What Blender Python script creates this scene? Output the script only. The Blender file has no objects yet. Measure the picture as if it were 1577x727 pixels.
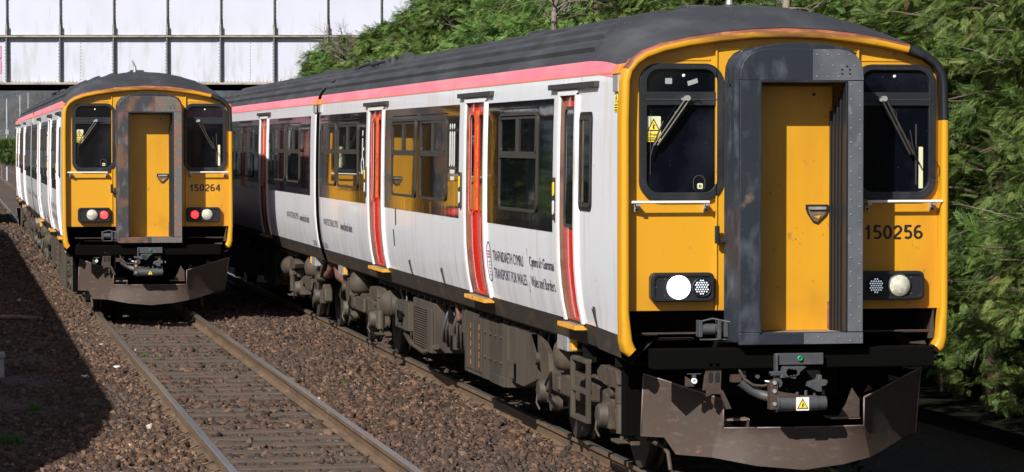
import bpy, math, random
import numpy as np
from mathutils import Vector, Matrix
random.seed(7); RNG = np.random.default_rng(7)
S = bpy.context.scene
COL = S.collection
R = math.radians

# ------------------------------------------------------------------ camera
F = 4606.0
TH = math.atan(862.5 / F); PT = math.atan(143.5 / F)
CAM = Vector((-6.465, -22.74, 2.72))
cd = bpy.data.cameras.new('camera'); cam = bpy.data.objects.new('camera', cd); COL.objects.link(cam)
cam.location = CAM
fwd = Vector((math.sin(TH) * math.cos(PT), math.cos(TH) * math.cos(PT), -math.sin(PT)))
cam.rotation_euler = fwd.to_track_quat('-Z', 'Y').to_euler()
cd.sensor_width = 36.0; cd.lens = 36.0 * F / 1577.0
cd.clip_start = 0.5; cd.clip_end = 3000
S.camera = cam
RIGHT = Vector((math.cos(TH), -math.sin(TH), 0)); FWH = Vector((math.sin(TH), math.cos(TH), 0))
UPV = RIGHT.cross(fwd)
def at(x, y, D):   # photo pixel + distance -> world point
    return CAM + D * (fwd + (x - 788.5) / F * RIGHT + (363.5 - y) / F * UPV)

# ------------------------------------------------------------------ light
AZ, EL = R(41.0), R(37.0)
w = bpy.data.worlds.new('World'); S.world = w; w.use_nodes = True
nt = w.node_tree; bg = nt.nodes['Background']
sky = nt.nodes.new('ShaderNodeTexSky'); sky.sky_type = 'NISHITA'; sky.sun_disc = False
sky.sun_elevation = EL
sdir = Vector((-math.sin(AZ) * math.cos(EL), -math.cos(AZ) * math.cos(EL), math.sin(EL)))
sky.sun_rotation = math.atan2(sdir.x, sdir.y)
nt.links.new(sky.outputs[0], bg.inputs[0]); bg.inputs[1].default_value = 0.05
sl = bpy.data.lights.new('sun', 'SUN'); sl.energy = 5.0; sl.angle = R(0.5); sl.color = (1.0, 0.95, 0.87)
so = bpy.data.objects.new('sun', sl); COL.objects.link(so)
so.rotation_euler = sdir.to_track_quat('Z', 'Y').to_euler()
S.view_settings.view_transform = 'Standard'; S.view_settings.look = 'None'
S.view_settings.gamma = 1; S.view_settings.use_curve_mapping = False
S.view_settings.exposure = 0.47

# ------------------------------------------------------------------ materials
def mat(name, col, rough=0.6, metal=0.0, spec=0.5, coat=0.0, layers=(), bump=None, emit=None, attr=None, trans=0.0):
    """layers: (colour2, noise scale (x,y,z), low, high, strength, detail)"""
    m = bpy.data.materials.new(name); m.use_nodes = True; N = m.node_tree; L = N.links
    b = N.nodes['Principled BSDF']
    b.inputs['Base Color'].default_value = (*col, 1); b.inputs['Roughness'].default_value = rough
    b.inputs['Metallic'].default_value = metal; b.inputs['Specular IOR Level'].default_value = spec
    b.inputs['Coat Weight'].default_value = coat; b.inputs['Coat Roughness'].default_value = 0.06
    tc = N.nodes.new('ShaderNodeTexCoord'); cur = None
    if attr:
        at_ = N.nodes.new('ShaderNodeAttribute'); at_.attribute_name = 'tone'
        cr = N.nodes.new('ShaderNodeValToRGB'); cr.color_ramp.interpolation = 'LINEAR'
        els = cr.color_ramp.elements
        for i, (p, c) in enumerate(attr):
            e = els[i] if i < 2 else els.new(p)
            e.position = p; e.color = (*c, 1)
        L.new(at_.outputs['Fac'], cr.inputs[0]); cur = cr.outputs[0]
    for k, ly in enumerate(layers):
        c2, sc, lo, hi, st, det = ly[:6]
        mp = N.nodes.new('ShaderNodeMapping'); mp.inputs['Scale'].default_value = sc
        mp.inputs['Location'].default_value = (k * 3.1, k * 1.7, k * 5.3)
        L.new(tc.outputs['Object'], mp.inputs[0])
        nz = N.nodes.new('ShaderNodeTexNoise'); nz.inputs['Scale'].default_value = 1; nz.inputs['Detail'].default_value = det
        L.new(mp.outputs[0], nz.inputs[0])
        mr = N.nodes.new('ShaderNodeMapRange'); mr.inputs[1].default_value = lo; mr.inputs[2].default_value = hi
        mr.inputs[4].default_value = st
        L.new(nz.outputs[0], mr.inputs[0]); fac = mr.outputs[0]
        if len(ly) > 6:   # limit by height or other axis: (axis, from, to)
            ax, a0, a1 = ly[6]
            sx = N.nodes.new('ShaderNodeSeparateXYZ'); L.new(tc.outputs['Object'], sx.inputs[0])
            m2 = N.nodes.new('ShaderNodeMapRange'); m2.inputs[1].default_value = a0; m2.inputs[2].default_value = a1
            L.new(sx.outputs[ax], m2.inputs[0])
            mu = N.nodes.new('ShaderNodeMath'); mu.operation = 'MULTIPLY'
            L.new(fac, mu.inputs[0]); L.new(m2.outputs[0], mu.inputs[1]); fac = mu.outputs[0]
        mx = N.nodes.new('ShaderNodeMix'); mx.data_type = 'RGBA'
        L.new(fac, mx.inputs[0])
        if cur is None: mx.inputs[6].default_value = (*col, 1)
        else: L.new(cur, mx.inputs[6])
        mx.inputs[7].default_value = (*c2, 1); cur = mx.outputs[2]
    if trans and attr:   # each tree its own shade of green
        oi = N.nodes.new('ShaderNodeObjectInfo'); mr = N.nodes.new('ShaderNodeMapRange'); mr.inputs[3].default_value = .75; mr.inputs[4].default_value = 1.15
        hs = N.nodes.new('ShaderNodeHueSaturation'); m3 = N.nodes.new('ShaderNodeMapRange'); m3.inputs[3].default_value = .475; m3.inputs[4].default_value = .51
        L.new(oi.outputs['Random'], mr.inputs[0]); L.new(oi.outputs['Random'], m3.inputs[0]); L.new(cur, hs.inputs['Color']); L.new(mr.outputs[0], hs.inputs['Value']); L.new(m3.outputs[0], hs.inputs['Hue']); cur = hs.outputs[0]
    if cur is not None: L.new(cur, b.inputs['Base Color'])
    if bump:
        sc, st = bump[:2]
        nz = N.nodes.new('ShaderNodeTexNoise'); nz.inputs['Detail'].default_value = 4
        mp = N.nodes.new('ShaderNodeMapping'); mp.inputs['Scale'].default_value = sc if isinstance(sc, tuple) else (sc,) * 3
        L.new(tc.outputs['Object'], mp.inputs[0]); L.new(mp.outputs[0], nz.inputs[0]); nz.inputs['Scale'].default_value = 1
        bp = N.nodes.new('ShaderNodeBump'); bp.inputs['Strength'].default_value = st; bp.inputs['Distance'].default_value = bump[2] if len(bump) > 2 else 0.02
        L.new(nz.outputs[0], bp.inputs['Height']); L.new(bp.outputs[0], b.inputs['Normal'])
    if emit:
        b.inputs['Emission Color'].default_value = (*emit[0], 1); b.inputs['Emission Strength'].default_value = emit[1]
    if trans:
        out = N.nodes['Material Output']; tr = N.nodes.new('ShaderNodeBsdfTranslucent'); ms = N.nodes.new('ShaderNodeMixShader')
        ms.inputs[0].default_value = trans
        if cur is not None: L.new(cur, tr.inputs[0])
        else: tr.inputs[0].default_value = (*col, 1)
        L.new(b.outputs[0], ms.inputs[1]); L.new(tr.outputs[0], ms.inputs[2]); L.new(ms.outputs[0], out.inputs[0])
    return m

YEL = (0.60, 0.298, 0.014)
M = {}
M['yellow'] = mat('yellow_paint', YEL, 0.38, coat=0.25, layers=[((0.36, 0.16, 0.02), (4, 4, .9), .50, .78, .5, 6), ((0.30, 0.14, 0.03), (3, 3, 3), .35, .7, .5, 6, (2, 1.75, 1.42)), ((0.25, 0.12, 0.04), (18, 18, 10), .68, .74, .6, 3), ((0.62, 0.24, 0.012), (1.5, 1.5, .5), .4, .7, .25, 2)], bump=((6, 6, 3), .05))
M['rim'] = mat('yellow_rim_paint', YEL, 0.36, coat=0.25, layers=[((0.22, 0.085, 0.03), (2.2, 6, 9), .30, .52, .95, 5, (2, 3.50, 3.56)), ((0.10, 0.055, 0.035), (3, 6, 5), .34, .5, .9, 4, (2, 3.555, 3.60)), ((0.3, 0.14, 0.03), (14, 14, 9), .66, .74, .5, 3)])
M['rust_edge'] = mat('rusty_edge_paint', (0.34, 0.10, 0.045), 0.6, layers=[((0.12, 0.05, 0.03), (4, 8, 8), .4, .6, .8, 5), ((0.5, 0.2, 0.09), (9, 9, 9), .55, .7, .6, 4)])
M['white'] = mat('white_bodywork', (0.78, 0.80, 0.865), 0.28, coat=0.3, layers=[((0.48, 0.49, 0.52), (3, 1.3, .22), .54, .8, .35, 5), ((0.66, 0.56, 0.42), (2, 7, .5), .56, .72, .45, 5), ((0.34, 0.33, 0.32), (5, 4.0, .3), .42, .75, .55, 5, (2, 1.75, 1.15)), ((0.42, 0.40, 0.38), (9, 9, .5), .60, .72, .35, 6), ((0.2, 0.13, 0.08), (20, 22, 12), .70, .74, .7, 3)], bump=((.7, .55, 1.4), .11, .03))
M['white_trim'] = mat('white_trim_paint', (0.74, 0.75, 0.78), 0.4, layers=[((0.4, 0.33, 0.25), (6, 6, 1.5), .58, .75, .6, 5)])
M['pink'] = mat('sky_tinted_stripe', (0.74, 0.18, 0.24), 0.45, layers=[((0.75, 0.36, 0.38), (2, .8, 4), .4, .7, .5, 4), ((0.5, 0.16, 0.15), (5, 2.5, 5), .6, .8, .35, 4)])  # pink puts sky reflection into the colour of a red band
M['orange_line'] = mat('orange_stripe_paint', (0.75, 0.24, 0.14), 0.5)
M['roof'] = mat('charcoal_roof_paint', (0.036, 0.037, 0.042), 0.62, layers=[((0.10, 0.10, 0.11), (2.5, .7, 2.5), .45, .75, .6, 6), ((0.03, 0.028, 0.028), (5, 1.6, 5), .5, .7, .6, 5), ((0.22, 0.22, 0.23), (22, 14, 22), .72, .76, .5, 2)], bump=(14, .12))
M['black_vinyl'] = mat('black_window_band', (0.006, 0.007, 0.009), 0.035, spec=0.5, coat=0.15, layers=[((0.06, 0.04, 0.02), (5, 4, .45), .60, .74, .3, 6), ((0.16, 0.12, 0.06), (9, 9, .8), .69, .76, .4, 5)], bump=((1.1, .9, 1.3), .05, .03))
M['black_vinyl_reflect_drips'] = mat('reflection_streaked_window_band', (0.008, 0.008, 0.010), 0.05, spec=0.55, coat=0.3, layers=[((0.34, 0.19, 0.03), (11, 11, .6), .56, .60, .7, 6, (2, 2.8, 1.95)), ((0.2, 0.12, 0.04), (12, 10, 1.4), .62, .68, .5, 5)], bump=((1.1, .9, 1.3), .05, .03))  # yellow lower streaks paint in a reflection, along with brown drip marks
M['glass'] = mat('dark_window_glass', (0.004, 0.005, 0.006), 0.02, spec=0.65, layers=[((0.03, 0.03, 0.032), (1.5, 2, 2), .5, .8, .6, 4)], bump=((1.0, .8, 1.0), .035, .03))
M['screen'] = mat('windscreen_glass', (0.002, 0.003, 0.006), 0.04, spec=0.3, layers=[((0.018, 0.022, 0.03), (2.2, 2.2, 1.6), .48, .75, .7, 5), ((0.09, 0.09, 0.085), (60, 60, 60), .74, .77, .7, 2)])
M['frame_grey'] = mat('grey_window_frame', (0.058, 0.055, 0.05), 0.45, metal=0.3, layers=[((0.05, 0.045, 0.04), (8, 8, 8), .45, .7, .7, 4)])
M['rubber'] = mat('black_rubber', (0.010, 0.012, 0.016), 0.5, layers=[((0.04, 0.04, 0.045), (5, 5, 3), .5, .75, .6, 4)])
M['gang_near'] = mat('slate_gangway_paint', (0.018, 0.023, 0.032), 0.42, layers=[((0.075, 0.088, 0.11), (7, 7, 4), .52, .75, .8, 6), ((0.24, 0.15, 0.09), (4, 5, 3.2), .70, .78, .8, 4), ((0.02, 0.022, 0.026), (5, 5, 5), .55, .75, .6, 4)], bump=(25, .08))
M['gang_plate'] = mat('grey_riveted_plate', (0.12, 0.13, 0.15), 0.42, metal=0.15, layers=[((0.07, 0.078, 0.095), (5, 5, 3), .4, .7, .8, 6), ((0.05, 0.048, 0.03), (3, 3, 2.5), .66, .74, .9, 4), ((0.22, 0.23, 0.25), (14, 14, 9), .62, .75, .5, 4)], bump=(18, .06))
M['gang_far'] = mat('rusty_gangway_paint', (0.035, 0.038, 0.045), 0.55, layers=[((0.14, 0.07, 0.04), (6, 6, 3), .47, .6, .9, 6), ((0.14, 0.15, 0.17), (9, 9, 6), .58, .72, .6, 5)], bump=(25, .1))
M['gang_plate_far'] = mat('rusty_patch_plate', (0.12, 0.115, 0.11), 0.5, layers=[((0.22, 0.10, 0.06), (6, 6, 5), .5, .62, .8, 6)])
M['bellows'] = mat('bellows_rubber', (0.006, 0.007, 0.009), 0.5)
M['red'] = mat('red_door_paint', (0.72, 0.02, 0.012), 0.22, coat=0.5, layers=[((0.35, 0.03, 0.015), (8, 8, 1.2), .55, .75, .5, 5)])
M['orange_edge'] = mat('orange_door_edge', (0.6, 0.17, 0.03), 0.5, layers=[((0.25, 0.1, 0.04), (30, 30, 16), .5, .6, .8, 3)])
M['jamb'] = mat('dirty_door_jamb', (0.16, 0.11, 0.075), 0.7, layers=[((0.05, 0.035, 0.025), (9, 9, 5), .45, .65, .8, 5)])
M['skirt'] = mat('dirty_black_skirt', (0.030, 0.025, 0.021), 0.6, layers=[((0.09, 0.055, 0.035), (4, 2.5, 6), .5, .72, .7, 6), ((0.2, 0.14, 0.1), (16, 12, 16), .68, .75, .6, 3)], bump=(12, .12))
M['step'] = mat('yellow_step_edge', (0.70, 0.34, 0.03), 0.6, layers=[((0.25, 0.14, 0.06), (14, 14, 14), .5, .7, .7, 4)])
M['tread'] = mat('brown_step_tread', (0.30, 0.20, 0.13), 0.8, layers=[((0.12, 0.08, 0.05), (14, 14, 14), .45, .65, .7, 4)])
M['brown'] = mat('brake_dust_brown', (0.062, 0.046, 0.033), 0.72, layers=[((0.035, 0.027, 0.021), (6, 6, 6), .42, .64, .8, 6), ((0.115, 0.085, 0.058), (9, 9, 3), .56, .75, .5, 5)], bump=(22, .18))
M['grey_dirt'] = mat('dirty_grey_casing', (0.066, 0.054, 0.041), 0.65, layers=[((0.030, 0.025, 0.020), (3, 3, .8), .42, .65, .8, 6), ((0.12, 0.09, 0.062), (7, 7, 1.5), .6, .78, .5, 5)], bump=(16, .08))
M['pitch'] = mat('pitch_black', (0.003, 0.003, 0.003), 0.9, spec=0.05)  # near black stands in for deep shade under the cab
M['dark'] = mat('underframe_black', (0.005, 0.005, 0.005), 0.85, spec=0.12, layers=[((0.012, 0.010, 0.009), (6, 6, 6), .5, .7, .7, 4)])
M['coupler'] = mat('coupler_grey', (0.060, 0.066, 0.075), 0.5, metal=0.2, layers=[((0.11, 0.10, 0.09), (10, 10, 10), .5, .7, .7, 5)])
M['plough'] = mat('rusty_plough_steel', (0.046, 0.028, 0.020), 0.7, layers=[((0.045, 0.032, 0.026), (5, 5, 5), .42, .66, .8, 6), ((0.20, 0.075, 0.03), (14, 14, 14), .66, .76, .6, 6), ((0.085, 0.065, 0.055), (9, 9, 26), .55, .75, .6, 5)], bump=(20, .12))
M['plough_edge'] = mat('worn_plough_edge', (0.17, 0.13, 0.115), 0.5, layers=[((0.42, 0.17, 0.07), (9, 9, 9), .64, .7, .7, 4)])
M['wheel'] = mat('dark_wheel_steel', (0.035, 0.03, 0.027), 0.6)
M['alum'] = mat('worn_aluminium', (0.50, 0.50, 0.50), 0.45, metal=0.6, layers=[((0.2, 0.2, 0.2), (8, 8, 8), .5, .7, .7, 4)])
M['rail_bar'] = mat('white_handrail_paint', (0.75, 0.75, 0.74), 0.4)
M['lamp_box'] = mat('black_lamp_housing', (0.013, 0.014, 0.018), 0.42)
M['lamp_on'] = mat('lit_headlamp', (0.9, 0.9, 0.88), 0.3, emit=((1.0, 0.97, 0.93), 2.2))
M['lens'] = mat('clear_lamp_lens', (0.42, 0.42, 0.34), 0.12, spec=0.7, coat=0.6, layers=[((0.65, 0.65, 0.58), (22, 22, 22), .45, .6, .7, 2)])
M['led_glint'] = mat('white_led_dots', (0.8, 0.85, 0.9), 0.25, coat=0.5, emit=((.8, .9, 1.0), .35))  # faint emission paints sunlight caught by the unlit dots
M['led_base'] = mat('dark_lamp_glass', (0.02, 0.025, 0.035), 0.2)
M['led_red'] = mat('lit_red_tail_lamp', (0.6, 0.02, 0.02), 0.3, emit=((1.0, 0.015, 0.03), .9))
M['led_red_dot'] = mat('lit_red_tail_dot', (0.9, 0.2, 0.2), 0.3, emit=((1.0, 0.14, 0.14), 1.1))
M['black'] = mat('black_lettering', (0.012, 0.012, 0.014), 0.5)
M['navy'] = mat('dark_lettering', (0.035, 0.035, 0.05), 0.5)
M['crimson'] = mat('crimson_emblem', (0.45, 0.02, 0.05), 0.5)
M['pictogram'] = mat('white_pictogram', (0.62, 0.64, 0.66), 0.5)
M['sign_yellow'] = mat('yellow_sticker', (0.80, 0.62, 0.05), 0.5)
M['sign_pale'] = mat('pale_sticker', (0.62, 0.62, 0.42), 0.5)
M['sign_white'] = mat('white_sticker', (0.72, 0.68, 0.64), 0.5)
M['grey_sticker'] = mat('grey_tape_patch', (0.30, 0.31, 0.32), 0.5)
M['green_cap'] = mat('green_plastic_cap', (0.02, 0.22, 0.10), 0.4)
M['hose_red'] = mat('rust_red_hose', (0.13, 0.06, 0.045), 0.6)
M['orange_lens'] = mat('orange_marker', (0.8, 0.22, 0.04), 0.35)
M['rail_side'] = mat('rusty_rail_web', (0.13, 0.082, 0.048), 0.7, layers=[((0.07, 0.048, 0.034), (6, 1.4, 6), .45, .65, .8, 5), ((0.28, 0.2, 0.11), (9, 2.2, 9), .6, .75, .6, 5)], bump=(20, .1))
M['rail_top'] = mat('polished_rail_head', (0.46, 0.44, 0.42), 0.30, metal=0.85, layers=[((0.24, 0.17, 0.11), (30, .8, 12), .5, .72, .6, 5)])
M['sleeper'] = mat('weathered_sleeper', (0.070, 0.053, 0.041), 0.85, layers=[((0.05, 0.042, 0.036), (1.5, 14, 14), .45, .65, .8, 6), ((0.17, 0.135, 0.105), (2.5, 22, 22), .58, .74, .6, 5), ((0.10, 0.06, 0.045), (3, 3, 3), .5, .7, .6, 4)], bump=((4, 40, 40), .3))
M['ground'] = mat('ballast_bed', (0.060, 0.038, 0.027), 0.95, layers=[((0.11, 0.07, 0.048), (14, 14, 14), .45, .6, .8, 6), ((0.04, 0.034, 0.03), (.5, .2, .5), .45, .65, .6, 4), ((0.20, 0.155, 0.13), (30, 30, 30), .6, .68, .7, 3)], bump=(22, .8, .04))
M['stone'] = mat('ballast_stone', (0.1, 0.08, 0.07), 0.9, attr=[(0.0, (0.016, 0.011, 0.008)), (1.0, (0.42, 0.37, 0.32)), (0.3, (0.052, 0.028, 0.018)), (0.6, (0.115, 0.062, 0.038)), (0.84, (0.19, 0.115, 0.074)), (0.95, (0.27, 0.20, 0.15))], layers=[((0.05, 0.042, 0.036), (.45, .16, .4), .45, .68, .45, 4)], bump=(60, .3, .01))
M['bridge_white'] = mat('white_bridge_paint', (0.50, 0.525, 0.63), 0.5, layers=[((0.42, 0.44, 0.50), (.9, 3, .5), .45, .72, .35, 6), ((0.38, 0.34, 0.30), (7, 7, 1.0), .63, .76, .5, 5), ((0.30, 0.22, 0.15), (9, 9, .8), .50, .68, .6, 6, (2, 5.05, 4.72)), ((0.33, 0.34, 0.33), (3.5, 3, .7), .5, .68, .5, 6, (2, 6.9, 6.3))])
M['bridge_grey'] = mat('weathered_stiffener', (0.12, 0.12, 0.12), 0.65, layers=[((0.10, 0.09, 0.08), (5, 5, 3), .45, .65, .8, 5)])
M['bridge_flange'] = mat('weathered_flange', (0.34, 0.31, 0.27), 0.7, layers=[((0.16, 0.12, 0.08), (3, 3, 6), .45, .65, .8, 6)])
M['graffiti'] = mat('pink_graffiti_paint', (0.60, 0.22, 0.38), 0.6)
M['bark'] = mat('conifer_bark', (0.085, 0.062, 0.045), 0.9, bump=(12, .5))
M['twig'] = mat('bare_grey_twig', (0.22, 0.19, 0.16), 0.85, layers=[((0.1, 0.08, 0.06), (3, 3, 3), .4, .65, .8, 3)])
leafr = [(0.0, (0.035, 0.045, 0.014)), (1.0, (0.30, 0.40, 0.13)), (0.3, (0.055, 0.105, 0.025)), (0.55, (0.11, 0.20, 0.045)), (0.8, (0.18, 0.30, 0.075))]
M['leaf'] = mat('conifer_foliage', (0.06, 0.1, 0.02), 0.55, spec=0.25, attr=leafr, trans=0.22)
M['leaf_brown'] = mat('browned_foliage', (0.16, 0.10, 0.05), 0.7, spec=0.2)
M['ivy'] = mat('ivy_leaves', (0.03, 0.06, 0.015), 0.35, attr=[(0, (0.010, 0.028, 0.008)), (1.0, (0.11, 0.15, 0.05)), (0.5, (0.028, 0.06, 0.016))], trans=0.1)
M['bank'] = mat('shade_dark_bank', (0.008, 0.009, 0.005), 0.95, spec=0.1, layers=[((0.016, 0.013, 0.009), (1.2, 1.2, 1.2), .5, .7, .7, 6)], bump=(4, .8, .1))  # near black: shade beside the hedge put into the bank colour
M['hill'] = mat('hazy_blue_hill', (0.035, 0.048, 0.062), 0.95, layers=[((0.085, 0.09, 0.095), (.25, .25, .35), .45, .65, .8, 6), ((0.03, 0.035, 0.04), (.12, .12, .2), .5, .65, .8, 4)])  # blue grey puts distance haze into the hill colour
M['rust_post'] = mat('rusty_post', (0.20, 0.075, 0.045), 0.7, layers=[((0.09, 0.035, 0.025), (6, 6, 2), .45, .65, .8, 4)])
M['concrete'] = mat('pale_concrete', (0.32, 0.31, 0.29), 0.85, layers=[((0.18, 0.17, 0.16), (6, 6, 6), .45, .65, .7, 5)], bump=(25, .2))
M['litter'] = mat('white_litter', (0.65, 0.66, 0.66), 0.7)
M['grass'] = mat('weed_green', (0.06, 0.11, 0.03), 0.8, trans=0.2)
M['canopy'] = mat('grey_canopy_roof', (0.2, 0.2, 0.2), 0.8)
M['mast'] = mat('pale_mast_paint', (0.34, 0.36, 0.4), 0.5)

# ------------------------------------------------------------------ mesh helpers
class MB:
    def __init__(s): s.v = []; s.f = []; s.m = []; s.mats = []; s.sm = []; s.u = []
    def mi(s, m):
        if m not in s.mats: s.mats.append(m)
        return s.mats.index(m)
    def add(s, vs, fs, m, smooth=False):
        o = len(s.v); s.v += [tuple(v) for v in vs]
        k = s.mi(m)
        f0 = len(s.f)
        for f in fs: s.f.append([i + o for i in f]); s.m.append(k); s.sm.append(smooth)
        s.u.append((o, len(s.v), f0, len(s.f)))
    def box(s, x0, x1, y0, y1, z0, z1, m):
        x0, x1 = sorted((x0, x1)); y0, y1 = sorted((y0, y1)); z0, z1 = sorted((z0, z1))
        s.add([(x0, y0, z0), (x1, y0, z0), (x1, y1, z0), (x0, y1, z0), (x0, y0, z1), (x1, y0, z1), (x1, y1, z1), (x0, y1, z1)],
              [(0, 3, 2, 1), (4, 5, 6, 7), (0, 1, 5, 4), (1, 2, 6, 5), (2, 3, 7, 6), (3, 0, 4, 7)], m)
    def prism(s, pts, axis, a, b, m):
        """pts 2-D outline; axis 'x': (y,z) pts, 'y': (x,z), 'z': (x,y); extruded a..b"""
        def P(p, t):
            return (t, p[0], p[1]) if axis == 'x' else ((p[0], t, p[1]) if axis == 'y' else (p[0], p[1], t))
        n = len(pts); vs = [P(p, a) for p in pts] + [P(p, b) for p in pts]
        fs = [list(range(n))[::-1], list(range(n, 2 * n))] + [(i, (i + 1) % n, n + (i + 1) % n, n + i) for i in range(n)]
        s.add(vs, fs, m)
    def cyl(s, p0, p1, r, m, n=16, r1=None, smooth=True, caps=True):
        p0 = Vector(p0); p1 = Vector(p1); d = (p1 - p0).normalized()
        u = d.orthogonal().normalized(); v = d.cross(u); r1 = r if r1 is None else r1
        vs = []
        for p, rr in ((p0, r), (p1, r1)):
            for i in range(n):
                a = 2 * math.pi * i / n; vs.append(p + rr * (math.cos(a) * u + math.sin(a) * v))
        s.add(vs, [(i, (i + 1) % n, n + (i + 1) % n, n + i) for i in range(n)], m, smooth)
        if caps: s.add(vs, [list(range(n))[::-1], list(range(n, 2 * n))], m)
    def tube(s, pts, r, m, n=8, taper=None):
        pts = [Vector(p) for p in pts]; rings = []
        for i, p in enumerate(pts):
            d = (pts[min(i + 1, len(pts) - 1)] - pts[max(i - 1, 0)]).normalized()
            if i == 0: u = d.orthogonal().normalized()
            else: u = (u - d * u.dot(d)).normalized()
            v = d.cross(u); rr = r if taper is None else r + (taper - r) * i / (len(pts) - 1)
            rings.append([p + rr * (math.cos(2 * math.pi * k / n) * u + math.sin(2 * math.pi * k / n) * v) for k in range(n)])
        vs = [q for rg in rings for q in rg]
        fs = [(i * n + k, i * n + (k + 1) % n, (i + 1) * n + (k + 1) % n, (i + 1) * n + k) for i in range(len(pts) - 1) for k in range(n)]
        s.add(vs, fs, m, True); s.add(vs, [list(range(n))[::-1], [len(vs) - n + k for k in range(n)]], m)
    def lathe(s, c, prof, m, n=20, axis='z'):
        vs = []
        for r, h in prof:
            for k in range(n):
                a = 2 * math.pi * k / n; q = (r * math.cos(a), r * math.sin(a), h)
                if axis == 'x': q = (q[2], q[0], q[1])
                if axis == 'y': q = (q[0], q[2], q[1])
                vs.append((c[0] + q[0], c[1] + q[1], c[2] + q[2]))
        fs = [(i * n + k, i * n + (k + 1) % n, (i + 1) * n + (k + 1) % n, (i + 1) * n + k) for i in range(len(prof) - 1) for k in range(n)]
        s.add(vs, fs, m, True); s.add(vs, [list(range(n))[::-1], [len(vs) - n + k for k in range(n)]], m)
    def build(s, name, parent=None, bevel=0, seg=2, recalc=True, split=True):
        if split and parent is not None and 1 < len(s.u) < 260:
            A = np.array(s.v); lo = np.array([A[a:b].min(0) for a, b, _, _ in s.u]); hi = np.array([A[a:b].max(0) for a, b, _, _ in s.u])
            size = (hi - lo).max(1); gap = np.maximum(0, np.maximum(lo[:, None] - hi[None], lo[None] - hi[:, None]))
            near = np.sqrt((gap ** 2).sum(2)) <= np.maximum(.02, .45 * np.maximum(size[:, None], size[None]))
            g = np.arange(len(s.u))
            while True:
                h = np.where(near, g[None], 10 ** 6).min(1)
                if (h == g).all(): break
                g = h
            if len(set(g)) > 1:
                first = None
                for k in sorted(set(g), key=lambda k: -int((g == k).sum())):
                    q = MB()
                    for (a, b, f0, f1), gg in zip(s.u, g):
                        if gg == k:
                            for f in range(f0, f1): q.add([s.v[i] for i in s.f[f]], [list(range(len(s.f[f])))], s.mats[s.m[f]], s.sm[f])
                    q.weld = True; o = q.build(name, parent, bevel, seg, recalc, False); first = first or o
                return first
        me = bpy.data.meshes.new(name); me.from_pydata(s.v, [], s.f)
        for m in s.mats: me.materials.append(m)
        me.polygons.foreach_set('material_index', s.m); me.polygons.foreach_set('use_smooth', s.sm)
        if recalc:
            import bmesh
            b = bmesh.new(); b.from_mesh(me)
            if getattr(s, 'weld', False): bmesh.ops.remove_doubles(b, verts=b.verts[:], dist=2e-5)
            bmesh.ops.recalc_face_normals(b, faces=b.faces[:]); b.to_mesh(me); b.free()
        o = bpy.data.objects.new(name, me); COL.objects.link(o)
        if parent is not None: o.parent = parent
        if bevel:
            md = o.modifiers.new('bevel', 'BEVEL'); md.width = bevel; md.segments = seg; md.limit_method = 'ANGLE'; md.angle_limit = R(35)
        return o
def tag(o, label=None, cat=None, group=None, kind=None):
    if label: o['label'] = label
    if cat: o['category'] = cat
    if group: o['group'] = group
    if kind: o['kind'] = kind
    return o
def empty(name, loc, rz=0.0):
    o = bpy.data.objects.new(name, None); COL.objects.link(o); o.location = loc; o.rotation_euler = (0, 0, rz); o.empty_display_size = .3
    return o
def rr(a0, a1, b0, b1, r, n=5):
    a0, a1 = sorted((a0, a1)); b0, b1 = sorted((b0, b1)); r = min(r, (a1 - a0) / 2 - 1e-4, (b1 - b0) / 2 - 1e-4); o = []
    for cx, cy, s0 in ((a1 - r, b1 - r, 0), (a0 + r, b1 - r, 90), (a0 + r, b0 + r, 180), (a1 - r, b0 + r, 270)):
        for k in range(n + 1):
            t = R(s0 + 90 * k / n); o.append((cx + r * math.cos(t), cy + r * math.sin(t)))
    return o
def ring(mb, outer, inner, P, h0, h1, m):
    """closed frame between two outlines of equal count; P(p, h) -> 3-D point"""
    n = len(outer)
    vs = [P(p, h1) for p in outer] + [P(p, h1) for p in inner] + [P(p, h0) for p in outer] + [P(p, h0) for p in inner]
    fs = []
    for i in range(n):
        j = (i + 1) % n
        fs += [(i, j, n + j, n + i), (i, 2 * n + i, 2 * n + j, j), (n + i, n + j, 3 * n + j, 3 * n + i)]
    mb.add(vs, fs, m)
def slab(mb, pts, P, h0, h1, m):
    n = len(pts); vs = [P(p, h1) for p in pts] + [P(p, h0) for p in pts]
    fs = [list(range(n))] + [(i, n + i, n + (i + 1) % n, (i + 1) % n) for i in range(n)]
    mb.add(vs, fs, m)
def text_mesh(body, width, height, bold=0.0):
    cu = bpy.data.curves.new('t', 'FONT'); cu.body = body; cu.offset = bold; cu.resolution_u = 3
    o = bpy.data.objects.new('t', cu); COL.objects.link(o)
    dg = bpy.context.evaluated_depsgraph_get(); me = bpy.data.meshes.new_from_object(o.evaluated_get(dg))
    vs = [v.co.copy() for v in me.vertices]; fs = [list(p.vertices) for p in me.polygons]
    bpy.data.objects.remove(o); bpy.data.curves.remove(cu); bpy.data.meshes.remove(me)
    x0 = min(v.x for v in vs); x1 = max(v.x for v in vs); y0 = min(v.y for v in vs); y1 = max(v.y for v in vs)
    return [((v.x - x0) / (x1 - x0) * width, (v.y - y0) / (y1 - y0) * height) for v in vs], fs

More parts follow.
